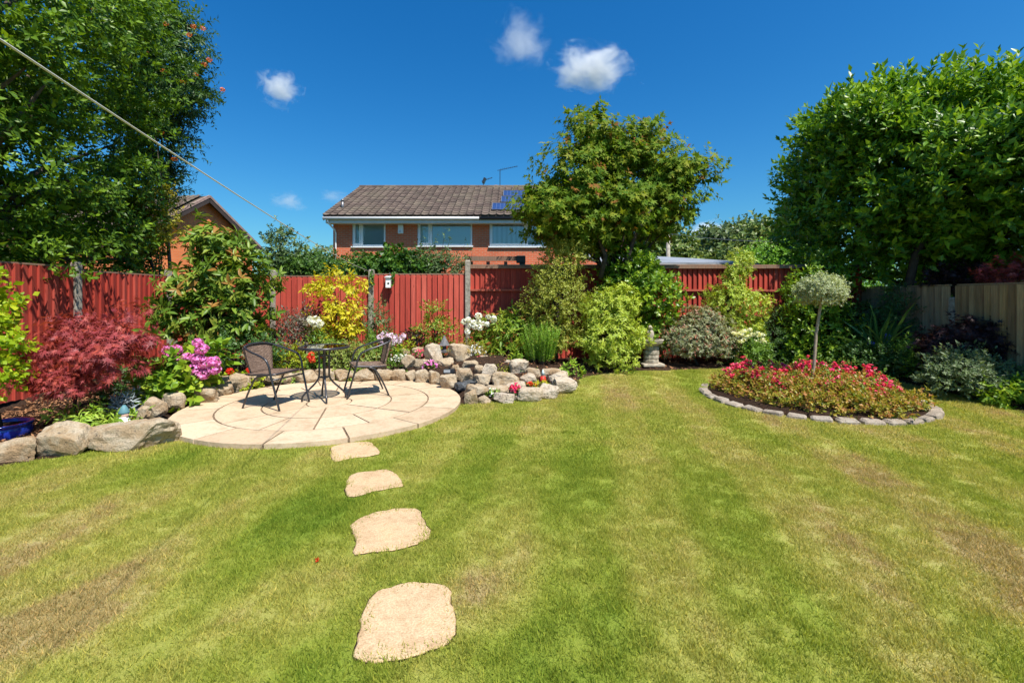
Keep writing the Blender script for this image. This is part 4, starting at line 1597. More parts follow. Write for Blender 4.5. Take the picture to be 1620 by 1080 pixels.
def make_chair(label, loc, rz):
    """front of the chair is local +y"""
    t = thing('garden_chair', label, 'chair', loc, rz, 'bistro chairs on the patio')
    # one bent tube per side: front foot - arm - top of the back
    for s in (-1, 1):
        leg = smooth_path([(s * .255, .30, .0), (s * .262, .235, .24), (s * .27, .185, .42), (s * .275, .165, .52), (s * .278, .12, .60), (s * .275, .03, .645), (s * .262, -.12, .69), (s * .225, -.25, .735)])
        part('arm_leg', MB().tube(leg, .0125, 8), METAL, t, world=False, smooth=True)
        rear = smooth_path([(s * .235, .02, .40), (s * .24, -.06, .37), (s * .245, -.16, .20), (s * .25, -.245, 0)])
        part('leg', MB().tube(rear, .0115, 8), METAL, t, world=False, smooth=True)
    part('top_rail', MB().tube(smooth_path([(-.225, -.25, .735), (-.13, -.285, .757), (0, -.297, .764), (.13, -.285, .757), (.225, -.25, .735)]), .0135, 8), METAL, t, world=False, smooth=True)
    # seat frame, side stretchers
    part('seat_frame', MB().tube(smooth_path([(-.24, .20, .425), (0, .225, .43), (.24, .20, .425), (.235, -.02, .41), (.20, -.20, .40), (0, -.235, .398), (-.20, -.20, .40), (-.235, -.02, .41), (-.24, .20, .425)], 4), .011, 8), METAL, t, world=False, smooth=True)
    part('stretcher', MB().tube([(-.24, -.02, .385), (.24, -.02, .385)], .010, 6).tube([(-.262, .20, .36), (.262, .20, .36)], .010, 6), METAL, t, world=False, smooth=True)
    # woven seat and back as curved sheets with thickness
    def sheet(fn, nu, nv, th):
        vs, fs = [], []
        for side in (0, 1):
            for i in range(nu + 1):
                for j in range(nv + 1):
                    p, nn = fn(i / nu * 2 - 1, j / nv)
                    vs.append(Vector(p) - Vector(nn) * (th * side))
        k = (nu + 1) * (nv + 1)
        g = lambda i, j, s: s * k + i * (nv + 1) + j
        for i in range(nu):
            for j in range(nv):
                fs.append((g(i, j, 0), g(i + 1, j, 0), g(i + 1, j + 1, 0), g(i, j + 1, 0)))
                fs.append((g(i, j + 1, 1), g(i + 1, j + 1, 1), g(i + 1, j, 1), g(i, j, 1)))
        for i in range(nu):
            fs.append((g(i, 0, 1), g(i + 1, 0, 1), g(i + 1, 0, 0), g(i, 0, 0)))
            fs.append((g(i, nv, 0), g(i + 1, nv, 0), g(i + 1, nv, 1), g(i, nv, 1)))
        for j in range(nv):
            fs.append((g(0, j, 0), g(0, j + 1, 0), g(0, j + 1, 1), g(0, j, 1)))
            fs.append((g(nu, j, 1), g(nu, j + 1, 1), g(nu, j + 1, 0), g(nu, j, 0)))
        return MB().add(vs, fs)

    def seat(u, v):
        w = .235 - .03 * (1 - v)
        return (u * w, -.225 + .445 * v, .418 + .012 * v - .012 * (1 - u * u) * math.sin(math.pi * v)), (0, 0, 1)

    def back(u, v):
        w = .175 + .055 * v
        return (u * w, -.205 - .088 * v ** .9 - .012 * v + .05 * u * u * (.4 + .6 * v), .405 + .355 * v - .03 * u * u * v), (0, 1, .2)

    part('seat', sheet(seat, 8, 8, .022), WICKER, t, world=False, smooth=True)
    part('backrest', sheet(back, 10, 10, .02), WICKER, t, world=False, smooth=True)
    return t


PZ = .049
cl = Vector((-2.98, 5.72, PZ))
make_chair('bistro chair with sunlit wicker back left of the round table, facing right', cl, math.atan2(-.26, .965) - math.pi / 2)
cr = Vector((-2.02, 6.38, PZ))
make_chair('bistro chair right of the round table seen from its dark side, facing left', cr, math.atan2(-.42, -.9) - math.pi / 2)

tl = G(513, 632, PZ)
table = thing('bistro_table', 'small round glass-topped bistro table between the two wicker chairs', 'table', (tl.x, tl.y, PZ))


def tglass():
    m, nt, out = new_mat('table_glass')
    g = N(nt, 'ShaderNodeBsdfGlossy', Roughness=.04)
    t = N(nt, 'ShaderNodeBsdfTransparent')
    t.inputs[0].default_value = (.55, .55, .54, 1)
    fr = N(nt, 'ShaderNodeFresnel', IOR=1.5)
    mx = N(nt, 'ShaderNodeMixShader')
    nt.links.new(fr.outputs[0], mx.inputs[0])
    nt.links.new(t.outputs[0], mx.inputs[1])
    nt.links.new(g.outputs[0], mx.inputs[2])
    nt.links.new(mx.outputs[0], out.inputs[0])
    return m


part('glass_top', MB().lathe([(.298, 0), (.298, .006)], (0, 0, .698), 40), tglass(), table, world=False)
part('rim', MB().tube([(.306 * math.cos(a), .306 * math.sin(a), .692) for a in [2 * math.pi * i / 40 for i in range(40)]], .017, 8, True), METAL, table, world=False, smooth=True)
for k in range(4):
    a = math.radians(28 + 90 * k)
    c, s = math.cos(a), math.sin(a)
    pth = smooth_path([(.20 * c, .20 * s, .684), (.085 * c, .085 * s, .655), (.062 * c, .062 * s, .60), (.06 * c, .06 * s, .40), (.066 * c, .066 * s, .30), (.11 * c, .11 * s, .225), (.22 * c, .22 * s, .115), (.262 * c, .262 * s, .06), (.268 * c, .268 * s, 0)], 4)
    part('leg', MB().tube(pth, .0125, 8), METAL, table, world=False, smooth=True)
for z in (.58, .30):
    part('collar', MB().tube([(.052 * math.cos(a), .052 * math.sin(a), z) for a in [2 * math.pi * i / 16 for i in range(16)]], .008, 6, True), METAL, table, world=False, smooth=True)

# ------------------------------------------------------------------ plants: materials
LM = leaf_mat
M_LAUREL = LM('laurel_leaf', [(.04, .105, .008), (.065, .155, .010), (.105, .215, .014), (.15, .28, .02)], rough=.38, transl=.3, spec=.34, tip=(.27, .42, .03))  # tip tone is sunlight put into the leaf colour, imitating lit crown tops
M_EVERG = LM('dark_evergreen_leaf', [(.04, .09, .008), (.07, .14, .011), (.115, .205, .014), (.19, .30, .02)], rough=.42, transl=.3, spec=.28)
M_ROWAN = LM('rowan_leaf', [(.03, .075, .016), (.05, .11, .022), (.075, .14, .03)], transl=.3)
M_GOLDACER = LM('gold_acer_leaf', [(.22, .25, .02), (.34, .32, .025), (.42, .33, .03)], transl=.35)
M_MAPLE = LM('green_maple_leaf', [(.06, .125, .010), (.10, .175, .014), (.155, .215, .02), (.22, .24, .026)], transl=.38, spec=.12, rough=.6, tip=(.26, .12, .03))
M_RHODO = LM('rhododendron_leaf', [(.065, .125, .014), (.105, .18, .02), (.16, .235, .028), (.21, .24, .035)], rough=.42, transl=.25, spec=.3, tip=(.33, .17, .04))
M_YELGREEN = LM('lime_leaf', [(.17, .27, .01), (.28, .38, .012), (.40, .44, .02)], transl=.4)
M_REDACER = LM('red_acer_leaf', [(.17, .026, .033), (.26, .044, .052), (.34, .065, .065), (.40, .08, .058)], transl=.38, rough=.5)
M_DARKACER = LM('dark_purple_acer_leaf', [(.022, .010, .012), (.035, .014, .016), (.05, .018, .02)], transl=.2)
M_HYDRANGEA = LM('hydrangea_leaf', [(.10, .20, .014), (.17, .28, .02), (.30, .38, .03)], transl=.3)
M_PURPLE = LM('smoky_purple_leaf', [(.075, .05, .045), (.12, .09, .075), (.15, .13, .085), (.10, .11, .05)], transl=.2)
M_GOLD = LM('golden_leaf', [(.34, .34, .012), (.46, .42, .016), (.55, .45, .02), (.25, .32, .02)], transl=.35)
M_GREEN = LM('mid_green_leaf', [(.06, .13, .014), (.10, .19, .02), (.15, .25, .028)], transl=.28)
M_EUON = LM('euonymus_leaf', [(.09, .17, .02), (.15, .22, .03), (.20, .26, .04)], margin=(.50, .50, .16), mthr=.72)
M_REDTIP = LM('red_tip_leaf', [(.09, .18, .015), (.17, .26, .022), (.28, .32, .03)], transl=.3, tip=(.45, .16, .05))
M_WHITEVAR = LM('cream_variegated_leaf', [(.07, .12, .03), (.10, .16, .04)], margin=(.50, .45, .30), mthr=.62, tip=(.36, .15, .09))
M_HOLLY = LM('gold_variegated_leaf', [(.12, .18, .018), (.17, .22, .02), (.23, .25, .025)], margin=(.56, .53, .11), mthr=.7, rough=.5)
M_PIERIS = LM('yellow_variegated_leaf', [(.15, .26, .015), (.24, .34, .02), (.34, .40, .03)], margin=(.58, .62, .12), mthr=.7, transl=.3)
M_CAMELLIA = LM('camellia_leaf', [(.05, .12, .01), (.10, .19, .014), (.18, .29, .02), (.29, .39, .03)], rough=.36, spec=.4, transl=.28)
M_ROSEM = LM('rosemary_leaf', [(.13, .26, .02), (.19, .34, .03), (.26, .42, .045)], transl=.2)
M_HEATHER = LM('heather_leaf', [(.20, .22, .03), (.32, .26, .03), (.36, .20, .04)], transl=.2)
M_LIMECLUMP = LM('lime_clump_leaf', [(.18, .29, .015), (.30, .38, .02), (.42, .42, .03)], transl=.35)
M_BLUEGREY = LM('silver_grey_leaf', [(.16, .19, .20), (.24, .28, .30), (.32, .36, .38)], transl=.1)
M_AZALEA = LM('azalea_leaf', [(.10, .15, .015), (.20, .21, .02), (.32, .25, .03), (.36, .16, .05)], transl=.3, tip=(.42, .20, .07))
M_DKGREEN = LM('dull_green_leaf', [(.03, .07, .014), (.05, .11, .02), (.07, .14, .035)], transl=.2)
M_STDVAR = LM('white_edged_leaf', [(.13, .19, .06), (.17, .24, .08)], margin=(.58, .60, .40), mthr=.55)
M_STRAP = LM('strap_leaf', [(.04, .10, .025), (.07, .15, .035), (.10, .18, .05)], transl=.2, rough=.4)
M_FAR1 = LM('far_oak_leaf', [(.075, .115, .045), (.105, .15, .055), (.14, .185, .06)], transl=.2)  # leaf colours lightened to stand in for distance haze
M_FAR2 = LM('far_ash_leaf', [(.08, .135, .03), (.13, .18, .04), (.18, .22, .05)], transl=.2)  # paled as well, haze put into the colour
M_FARHEDGE = LM('bright_hedge_leaf', [(.10, .22, .015), (.15, .30, .022), (.20, .36, .03)], transl=.3)
M_IVY = LM('ivy_leaf', [(.022, .065, .01), (.045, .11, .014), (.10, .19, .02)], rough=.4, spec=.3, transl=.25)
M_PRIVET = LM('privet_leaf', [(.035, .085, .014), (.06, .13, .02), (.09, .17, .025)], transl=.25)
M_ROSE = LM('rose_leaf', [(.055, .10, .04), (.085, .14, .05), (.12, .18, .06)], transl=.25)
M_FERN = LM('fern_leaf', [(.16, .28, .03), (.24, .38, .045), (.32, .42, .06)], transl=.35)
F_PINK = LM('pink_petal', [(.58, .12, .42), (.68, .20, .52), (.75, .32, .62)], transl=.25)
F_WHITE = LM('white_petal', [(.78, .78, .74), (.84, .84, .80)], transl=.3)
F_CREAM = LM('cream_petal', [(.78, .74, .48), (.82, .80, .62)], transl=.3)
F_LILAC = LM('lilac_petal', [(.58, .42, .62), (.68, .54, .70), (.75, .64, .74)], transl=.25)
F_RED = LM('scarlet_petal', [(.62, .03, .015), (.70, .05, .02), (.66, .08, .03)], transl=.25)
F_FUCHSIA = LM('fuchsia_petal', [(.62, .035, .09), (.70, .07, .14), (.50, .02, .15)], transl=.25)
F_BEGONIA = LM('begonia_petal', [(.55, .04, .10), (.66, .10, .18), (.72, .30, .34)], transl=.25)
F_ORANGE = LM('orange_berry', [(.55, .12, .015), (.62, .17, .02)], transl=.05)
F_YELLOW = LM('yellow_petal', [(.62, .55, .02), (.70, .62, .04)], transl=.2)
F_BLUE = LM('blue_petal', [(.06, .08, .35), (.09, .12, .45)], transl=.2)


def ground_at(px, Y):
    x = (px - 810) / F * Y
    return (x, Y, soil_z(x, Y))


def shrub(name, label, px, Y, boxes, mat, cat='shrub', dr=.8, **kw):
    bl = []
    for b in boxes:
        yy = Y + (b[4] if len(b) > 4 else 0)
        bl.append(B(b[0], b[1], b[2], b[3], yy, b[5] if len(b) > 5 else dr))
    return plant(name, label, cat, ground_at(px, Y), bl, mat, **kw)


def heads(t, me, spots, jit=.02, sc=(.85, 1.15)):
    """flower heads at garden positions"""
    o = t.location
    for p in spots:
        q = Vector(p) - o + Vector((rnd.gauss(0, jit), rnd.gauss(0, jit), rnd.gauss(0, jit)))
        k = rnd.uniform(*sc)
        link('flower_head', me, t, q, (rnd.uniform(-.3, .3), rnd.uniform(-.3, .3), rnd.uniform(0, 6)), (k, k, k))


def scatter_petals(name, t, mat, pos, dirs, n, L, W, a0=70, a1=40, droop=0.0, seed=5, shape='petal'):
    me = leaves_mesh(name, mat, np.asarray(pos) - np.array(t.location), dirs, n, L, W, shape, .01, a0, a1, droop, .3, seed)
    return tag(link(name, me, t), kind='stuff')


# ------------------------------------------------------------------ trees
t, C, pos, d = plant('evergreen_tree', 'huge dark glossy evergreen tree overhanging the left fence', 'tree', (-8.1, 6.4, -.1),
      [(-7.9, 5.6, 4.0, 1.75, 2.0, 2.6), (-8.5, 8.0, 3.6, 1.8, 1.8, 2.4), (-8.0, 7.0, 5.9, 2.0, 2.2, 1.6), (-8.4, 4.2, 3.2, 1.6, 1.5, 2.0), (-8.9, 9.3, 2.6, 1.2, 1.0, 1.4), B(150, 255, 250, 340, 9.2), B(120, 320, 240, 440, 9.2)],
      M_EVERG, clumps=1050, per=17, rc=.30, flat=.6, n=7, L=.09, W=.042, shoot=.12, seed=21, up=.6, a0=80, a1=30, droop=.15, stem=.16, nl=26, tree=True, low=-.9, lump=.2, rmin=.5,
      trunk_top=(-8.1, 6.6, 3.4), bark=BARK)
# browned sprays among the leaves
# rowan
t, C, pos, d = plant('rowan_tree', 'airy rowan tree with orange berry bunches behind the dark evergreen', 'tree', (-7.7, 10.2, -.1),
      [B(180, 20, 280, 200, 9.8), B(225, 15, 308, 140, 9.9), B(200, 120, 300, 255, 9.8), B(275, 100, 330, 170, 9.7), B(225, -60, 275, 60, 9.8), B(120, -60, 210, 40, 9.8), B(200, 200, 275, 330, 9.9)],
      M_ROWAN, clumps=680, per=5, rc=.2, n=13, L=.09, W=.03, shoot=.24, seed=22, up=.1, a0=70, a1=60, droop=.25, stem=.04, nl=12, tree=True, low=-.8, rmin=.35, lump=.3,
      trunk_top=(-7.6, 9.9, 4.2), bark=BARK)
bm_ = flower_mesh('berry_bunch', F_ORANGE, .05, 36, .018, 3, petals=3, flat=.6)
g = np.random.default_rng(9)
for px, py in ((233, 85), (321, 45), (306, 42), (331, 95), (323, 102), (352, 142), (258, 112), (150, 16), (175, 14), (290, 130), (276, 252), (242, 60), (262, 38), (299, 55), (255, 210), (220, 118), (208, 100), (310, 118)):
    q = P(px, py, 9.35)
    o = link('berry_bunch', bm_, t, q - t.location, (0, 0, rnd.uniform(0, 6)))
t, C, pos, d = plant('acer', 'yellow-leaved acer peeping over the left fence beside the evergreen', 'shrub', (-7.35, 9.6, -.1),
      [B(195, 310, 252, 400, 9.5), B(235, 330, 282, 410, 9.5), B(222, 292, 268, 335, 9.6), B(180, 350, 240, 430, 9.5)], M_GOLDACER, clumps=210, per=4, rc=.13, n=6, L=.07, W=.06, shape='palm5', shoot=.1, seed=23, droop=.4, stem=.03, nl=12)

# the maple in the middle of the back bed
t, C, pos, d = plant('maple_tree', 'green maple tree with reddish leaf tips in front of the brick house', 'tree', ground_at(962, 8.75),
      [B(862, 238, 960, 345, 8.60), B(828, 302, 920, 372, 8.40), B(905, 165, 970, 262, 8.80), B(940, 215, 1040, 330, 8.80), B(1020, 225, 1085, 310, 8.80), B(1060, 255, 1128, 300, 8.70, .6),
       B(900, 300, 1010, 385, 8.60), B(985, 290, 1085, 365, 8.80), B(860, 335, 960, 400, 8.70), B(1000, 340, 1070, 385, 8.90), B(975, 190, 1030, 250, 9.00), B(880, 340, 985, 410, 9.00)],
      M_MAPLE, clumps=430, per=13, rc=.30, flat=.38, n=6, L=.108, W=.102, shape='palm5', shoot=.12, seed=24, up=.5, a0=85, a1=45, droop=.45, stem=.055, nl=40, tree=True, low=-.85, tipf=.05, lump=.22, rmin=.45,
      trunk_top=P(975, 385, 8.90), bark=DBARK)
mb = MB()
b0 = Vector(ground_at(962, 8.45))
mb.tube([b0 + Vector((.1, 0, -.02)), P(1000, 450, 8.45), P(992, 410, 8.4), P(1006, 370, 8.4), P(1030, 330, 8.3)], [.06, .05, .045, .035, .02], 8)
mb.tube([P(950, 440, 8.45), P(958, 405, 8.45), P(945, 370, 8.4), P(915, 340, 8.2)], [.05, .045, .035, .02], 8)
part('limb', mb, DBARK, t, smooth=True)

# laurel beyond the right fence, and its neighbour out of frame that shades the corner
LAUR = [(8.0, 7.85, 3.5, 1.7, 1.65, 1.4), (7.45, 9.4, 3.5, 1.45, 1.7, 1.9), (9.6, 7.9, 3.55, 1.9, 1.9, 1.1), (9.0, 8.2, 2.7, 1.6, 1.4, 1.2), (7.1, 8.9, 4.4, 1.1, 1.2, .9), (9.1, 8.1, 4.3, 1.1, 1.1, .6), (6.9, 8.8, 4.6, .75, .9, .65), (7.6, 8.5, 4.55, 1.0, .9, .55)]
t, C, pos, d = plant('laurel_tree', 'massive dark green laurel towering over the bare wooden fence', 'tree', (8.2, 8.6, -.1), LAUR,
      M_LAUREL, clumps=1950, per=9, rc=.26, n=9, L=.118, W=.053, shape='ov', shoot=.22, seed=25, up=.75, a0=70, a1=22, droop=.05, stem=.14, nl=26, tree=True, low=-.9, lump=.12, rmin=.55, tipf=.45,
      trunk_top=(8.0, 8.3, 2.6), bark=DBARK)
mb = MB()
mb.tube([(7.3, 8.3, -.1), P(1438, 450, 8.0), P(1448, 405, 7.9), P(1470, 365, 7.9), P(1500, 300, 7.8)], [.08, .07, .06, .05, .02], 8)
part('limb', mb, DBARK, t, smooth=True)
plant('laurel_tree', 'laurel hedge tree continuing toward the camera outside the right edge', 'tree', (9.2, 5.0, -.1), [(9.75, 5.0, 3.7, 1.75, 1.9, 2.0), (9.9, 3.6, 3.4, 1.6, 1.6, 2.2), (9.35, 4.75, 5.1, 1.5, 1.6, 1.7)],
      M_LAUREL, clumps=1000, per=4, rc=.22, n=7, L=.16, W=.065, shoot=.26, seed=26, up=.7, a0=70, a1=22, stem=.12, nl=16, tree=True, low=-.9, trunk_top=(9.2, 5.0, 2.4))
plant('red_acer', 'bright red acer glowing in sun above the top of the bare fence', 'shrub', (7.6, 6.9, -.1), [B(1560, 420, 1618, 450, 6.75), B(1590, 415, 1650, 452, 6.6)], M_REDACER,
      clumps=70, per=4, rc=.1, n=6, L=.07, W=.06, shape='palm7', shoot=.08, seed=27, droop=.5, stem=.025)
plant('red_acer', 'dull dark red acer in shade under the laurel behind the fence', 'shrub', (7.7, 7.6, -.1), [B(1480, 425, 1560, 460, 7.5)], M_DARKACER,
      clumps=70, per=4, rc=.1, n=6, L=.07, W=.06, shape='palm7', shoot=.08, seed=28, droop=.5, stem=.025)

# far trees
def far_tree(label, Y, boxes, mat, seed, L=.42, clumps=260, cat='tree', name='far_tree', base=None, rc=.9):
    bl = [B(*b, Y, .7) for b in boxes]
    s = Y / 45
    return plant(name, label, cat, (bl[0][0], Y, -.2), bl, mat, clumps=clumps, per=7, rc=rc * s, n=5, L=L * s, W=L * s * .6, shoot=.5 * s, seed=seed, up=.3, stem=.25 * s, nl=8, tree=True, low=-.95, lump=.25, rmin=.6)


far_tree('dark rounded far tree rising right of the utility pole', 55, [(1115, 362, 1200, 425), (1098, 385, 1150, 435), (1170, 364, 1230, 425)], M_FAR1, 31, clumps=420)
far_tree('yellow-green far tree in front of the dark rounded one', 46, [(1180, 366, 1245, 425), (1150, 392, 1215, 435), (1200, 380, 1255, 430)], M_FAR2, 32, clumps=320)
far_tree('far tree behind the utility pole, dull green', 50, [(1000, 365, 1060, 430), (1045, 372, 1095, 430)], M_FAR2, 33, clumps=220)
far_tree('far tree showing under the maple beyond the garage', 60, [(930, 375, 1010, 440)], M_FAR1, 34, clumps=140)
far_tree('blackish conifer against the left side of the big laurel', 40, [(1245, 345, 1285, 440), (1252, 335, 1300, 390)], M_DKGREEN, 35, clumps=240)
far_tree('bright green hedge beyond the garage roof', 17, [(1175, 392, 1235, 440), (1215, 385, 1275, 440), (1255, 388, 1300, 440)], M_FARHEDGE, 36, cat='hedge', name='hedge', clumps=240, L=.24, rc=.5)
far_tree('green hedge glimpsed under the big laurel behind the bare fence', 19, [(1285, 395, 1400, 480), (1370, 400, 1500, 480), (1470, 400, 1640, 480)], M_FARHEDGE, 38, cat='hedge', name='hedge', clumps=260, L=.26, rc=.5)
far_tree('dark foliage low between the bungalow and the long house', 42, [(455, 398, 530, 450)], M_FAR1, 37, clumps=70)

# hedge plants behind the back fence
def over(name, label, px, boxes, mat, cat, seed, Y=9.5, **kw):
    x = (px - 810) / F * Y
    bl = [B(b[0], b[1], b[2], b[3], Y, .5) for b in boxes]
    k = dict(clumps=150, per=5, rc=.1, n=6, L=.055, W=.032, shoot=.08, stem=.02, nl=14)
    k.update(kw)
    return plant(name, label, cat, (x, Y, -.15), bl, mat, seed=seed, **k)


over('rose_bush', 'tall loose rose bush rising above the hedge left of the long house', 445, [(418, 365, 472, 430), (408, 395, 480, 445), (425, 355, 455, 400)], M_ROSE, 'shrub', 41, clumps=130, rc=.12, lump=.3)
over('hedge', 'leafy privet hedge topping the back fence under the first window', 520, [(470, 405, 545, 445), (530, 408, 600, 445), (440, 410, 500, 445)], M_PRIVET, 'hedge', 42, clumps=300)
over('ivy', 'dark glossy ivy mound spilling over the back fence', 628, [(592, 400, 652, 445), (625, 404, 690, 445), (565, 412, 620, 445)], M_IVY, 'ivy', 43, clumps=260, L=.065, W=.06, n=5)
over('shrub', 'fine-leaved shrub with upright shoots beside the tall fence post', 695, [(640, 396, 705, 445), (680, 404, 738, 445)], M_ROSE, 'shrub', 44, clumps=170, L=.045, W=.022)
mb = MB()
g = random.Random(3)
tw = bpy.data.objects['shrub']
for px, py in ((690, 374), (704, 366), (712, 378), (674, 380), (736, 384), (747, 398)):
    a, b = P(px - 10 + g.uniform(-6, 6), 430, 9.5), P(px, py, 9.5)
    mb.tube([a, a.lerp(b, .6) + Vector((g.uniform(-.04, .04), 0, 0)), b], [.006, .005, .002], 5)
part('shoot', mb, DBARK, tw)
g2 = np.random.default_rng(4)
tips = np.array([P(px + g.uniform(-5, 5), py + k * 9, 9.5) for px, py in ((690, 374), (704, 366), (712, 378), (674, 380), (736, 384), (747, 398)) for k in range(5)])
link('foliage', leaves_mesh('foliage', M_ROSE, tips - np.array(tw.location), unit(g2.normal(0, .6, (len(tips), 3)) + [0, 0, 1]), 6, .05, .025, 'ov', .08, 80, 40, .1, .4, 45), tw)
for k, (px, y0, y1) in enumerate(((589, 432, 452), (620, 432, 450))):   # trailing ivy ends on the garden side
    sp = np.array([P(px + g.uniform(-3, 3), y, 8.9) for y in np.linspace(y0, y1, 9)])
    me = leaves_mesh('foliage', M_IVY, sp - np.array(bpy.data.objects['ivy'].location), np.tile([[0, -1., .2]], (9, 1)), 3, .05, .045, 'ov', .02, 80, 50, .4, .4, 46 + k)
    link('trailing_stem', me, bpy.data.objects['ivy'])

# ------------------------------------------------------------------ left bed
blue = simple('blue_glaze', (.012, .035, .32), .12, vary=.2, spec=.7)
pp = Vector((-5.42, 4.84, -.17))
pot = thing('plant_pot', 'glossy blue glazed pot behind the shaded boulder at the left edge', 'plant pot', pp)
part('body', MB().lathe([(.14, 0), (.20, .06), (.235, .14), (.225, .19), (.22, .205), (.24, .215), (.24, .235), (.21, .235), (.205, .18)], n=32, cap=False), blue, pot, world=False, smooth=True)
part('compost', MB().lathe([(.207, .16), (.207, .2)], n=24), SOIL, pot, world=False)
plant('shrub', 'lime green shrub with small round leaves cut by the left edge, in the blue pot', 'shrub', pp + Vector((0, 0, .2)),
      [B(-70, 440, 14, 520, 4.65), B(-60, 500, 26, 590, 4.6), B(-50, 560, 18, 630, 4.6)], M_YELGREEN, clumps=130, per=4, rc=.06, n=6, L=.05, W=.042, shoot=.1, seed=51, stem=.012, nl=12)
plant('red_acer', 'red cut-leaf acer in front of the left fence', 'shrub', ground_at(112, 5.35),
      [B(75, 535, 150, 590, 5.2, .9), B(120, 545, 232, 600, 5.2, .9), B(80, 505, 165, 555, 5.4, .9), B(140, 520, 235, 565, 5.4, .9), B(182, 482, 212, 515, 5.4, .9), B(62, 592, 125, 628, 5.05, .9), B(95, 612, 135, 640, 5.0)],
      M_REDACER, clumps=112, per=7, rc=.15, flat=.35, n=6, L=.078, W=.07, shape='palm7', shoot=.1, seed=52, up=.1, a0=88, a1=50, droop=.55, stem=.02, nl=22, low=-.6, rmin=.4, lump=.3, trunk_top=P(125, 590, 5.3))
t, C, pos, d = shrub('hydrangea', 'hydrangea with mauve-pink mopheads left of the patio', 285, 6.0, [(225, 575, 300, 640, -.1), (265, 555, 345, 620, 0), (240, 590, 320, 645, -.2)], M_HYDRANGEA, 'shrub',
      clumps=110, per=3, rc=.1, n=6, L=.10, W=.065, shape='ov8', shoot=.08, seed=53, stem=.012)
hm = flower_mesh('flower_head', F_PINK, .075, 90, .026, 1, flat=.85)
heads(t, hm, [P(px, py, 5.8) for px, py in ((262, 552), (279, 553), (311, 542), (320, 552), (296, 565), (314, 566), (285, 574), (309, 580), (327, 574), (335, 583), (297, 590), (320, 590), (272, 562), (339, 572), (305, 597))], .01, (.75, 1.05))
t, C, pos, d = shrub('rhododendron', 'big rhododendron with whorled glossy leaves in the corner by the left fence', 335, 7.75,
      [(300, 358, 385, 430, .1), (262, 420, 340, 500, -.2), (330, 400, 430, 480, -.1), (275, 470, 400, 550, -.1), (360, 450, 430, 540, 0), (250, 470, 300, 530, -.5)], M_RHODO, 'shrub', clumps=235, per=3, rc=.15, n=9, L=.135, W=.045, shape='ov8',
      shoot=.05, seed=54, up=.5, a0=88, a1=55, droop=.12, stem=.04, nl=30, lump=.25, rmin=.4, tipf=.12, trunk_top=P(335, 500, 7.7))
t, C, pos, d = shrub('geranium', 'low scarlet geraniums on the rocks behind the left chair', 400, 6.95, [(345, 590, 385, 618, 0), (385, 592, 430, 612, 0.1)], M_LIMECLUMP, 'flower', clumps=40, per=3, rc=.06, n=5, L=.04, W=.04, shoot=.05, seed=55, stem=0)
heads(t, flower_mesh('flower_head', F_RED, .045, 40, .02, 2), [P(px, py, 6.75) for px, py in ((396, 584), (404, 582), (402, 588), (344, 587), (340, 589), (362, 588), (411, 587))], .006)
shrub('fern', 'fresh green fern fronds beside the long boulder', 150, 4.95, [(120, 660, 155, 690, 0), (150, 668, 190, 692, -.1), (95, 655, 125, 680, .2)], M_FERN, 'fern', clumps=26, per=3, rc=.07, n=7, L=.09, W=.025, shoot=.12, seed=56, a0=80, a1=40, droop=.4, stem=0)
shrub('hosta', 'pale green leafy clump around the small gnome', 205, 5.0, [(180, 655, 215, 690, -.1), (200, 650, 225, 685, 0)], M_FERN, 'plant', clumps=22, per=2, rc=.05, n=5, L=.09, W=.035, shoot=.05, seed=57, droop=.3, stem=0)
shrub('silver_plant', 'spiky silver-grey plant between the red acer and the patio rocks', 207, 5.5, [(188, 625, 232, 655, 0)], M_BLUEGREY, 'plant', clumps=16, per=3, rc=.05, n=9, L=.10, W=.014, shape='ov', shoot=.04, seed=58, a0=85, a1=30, droop=.1, stem=0)
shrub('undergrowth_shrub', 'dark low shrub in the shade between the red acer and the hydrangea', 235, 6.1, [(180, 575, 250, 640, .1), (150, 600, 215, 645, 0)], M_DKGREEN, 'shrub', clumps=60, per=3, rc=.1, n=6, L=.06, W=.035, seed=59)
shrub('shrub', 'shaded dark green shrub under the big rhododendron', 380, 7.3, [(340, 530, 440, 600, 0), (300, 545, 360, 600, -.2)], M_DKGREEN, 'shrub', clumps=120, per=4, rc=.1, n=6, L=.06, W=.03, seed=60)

# ------------------------------------------------------------------ bed behind the patio
shrub('smoke_bush', 'smoky purple-brown bush in front of the back fence left of the golden shrub', 465, 8.3, [(430, 505, 500, 560, 0), (455, 490, 500, 530, .1), (420, 520, 470, 560, -.1)], M_PURPLE, 'shrub', clumps=150, per=4, rc=.1, n=7, L=.05, W=.02, shoot=.12, seed=61, lump=.3)
t, C, pos, d = shrub('golden_shrub', 'bright golden yellow shrub against the red back fence', 528, 8.4, [(505, 432, 555, 475, .1), (478, 440, 515, 465, .1), (500, 475, 572, 525, 0), (545, 432, 575, 470, .1), (520, 505, 570, 540, -.1), (495, 510, 540, 545, 0)], M_GOLD, 'shrub',
      clumps=150, per=3, rc=.1, n=6, L=.075, W=.032, shoot=.09, seed=62, lump=.3, stem=.014, a0=85, a1=45, droop=.25, rmin=.35)
t, C, pos, d = shrub('phlox', 'white phlox flowers beside the golden shrub', 510, 8.1, [(490, 525, 530, 575, 0)], M_GREEN, 'flower', clumps=40, per=3, rc=.08, n=7, L=.06, W=.02, shoot=.1, seed=63, stem=.006)
heads(t, flower_mesh('flower_head', F_WHITE, .055, 36, .026, 4), [P(px, py, 7.95) for px, py in ((493, 508), (500, 504), (507, 510), (497, 513), (490, 506), (505, 515))], .01)
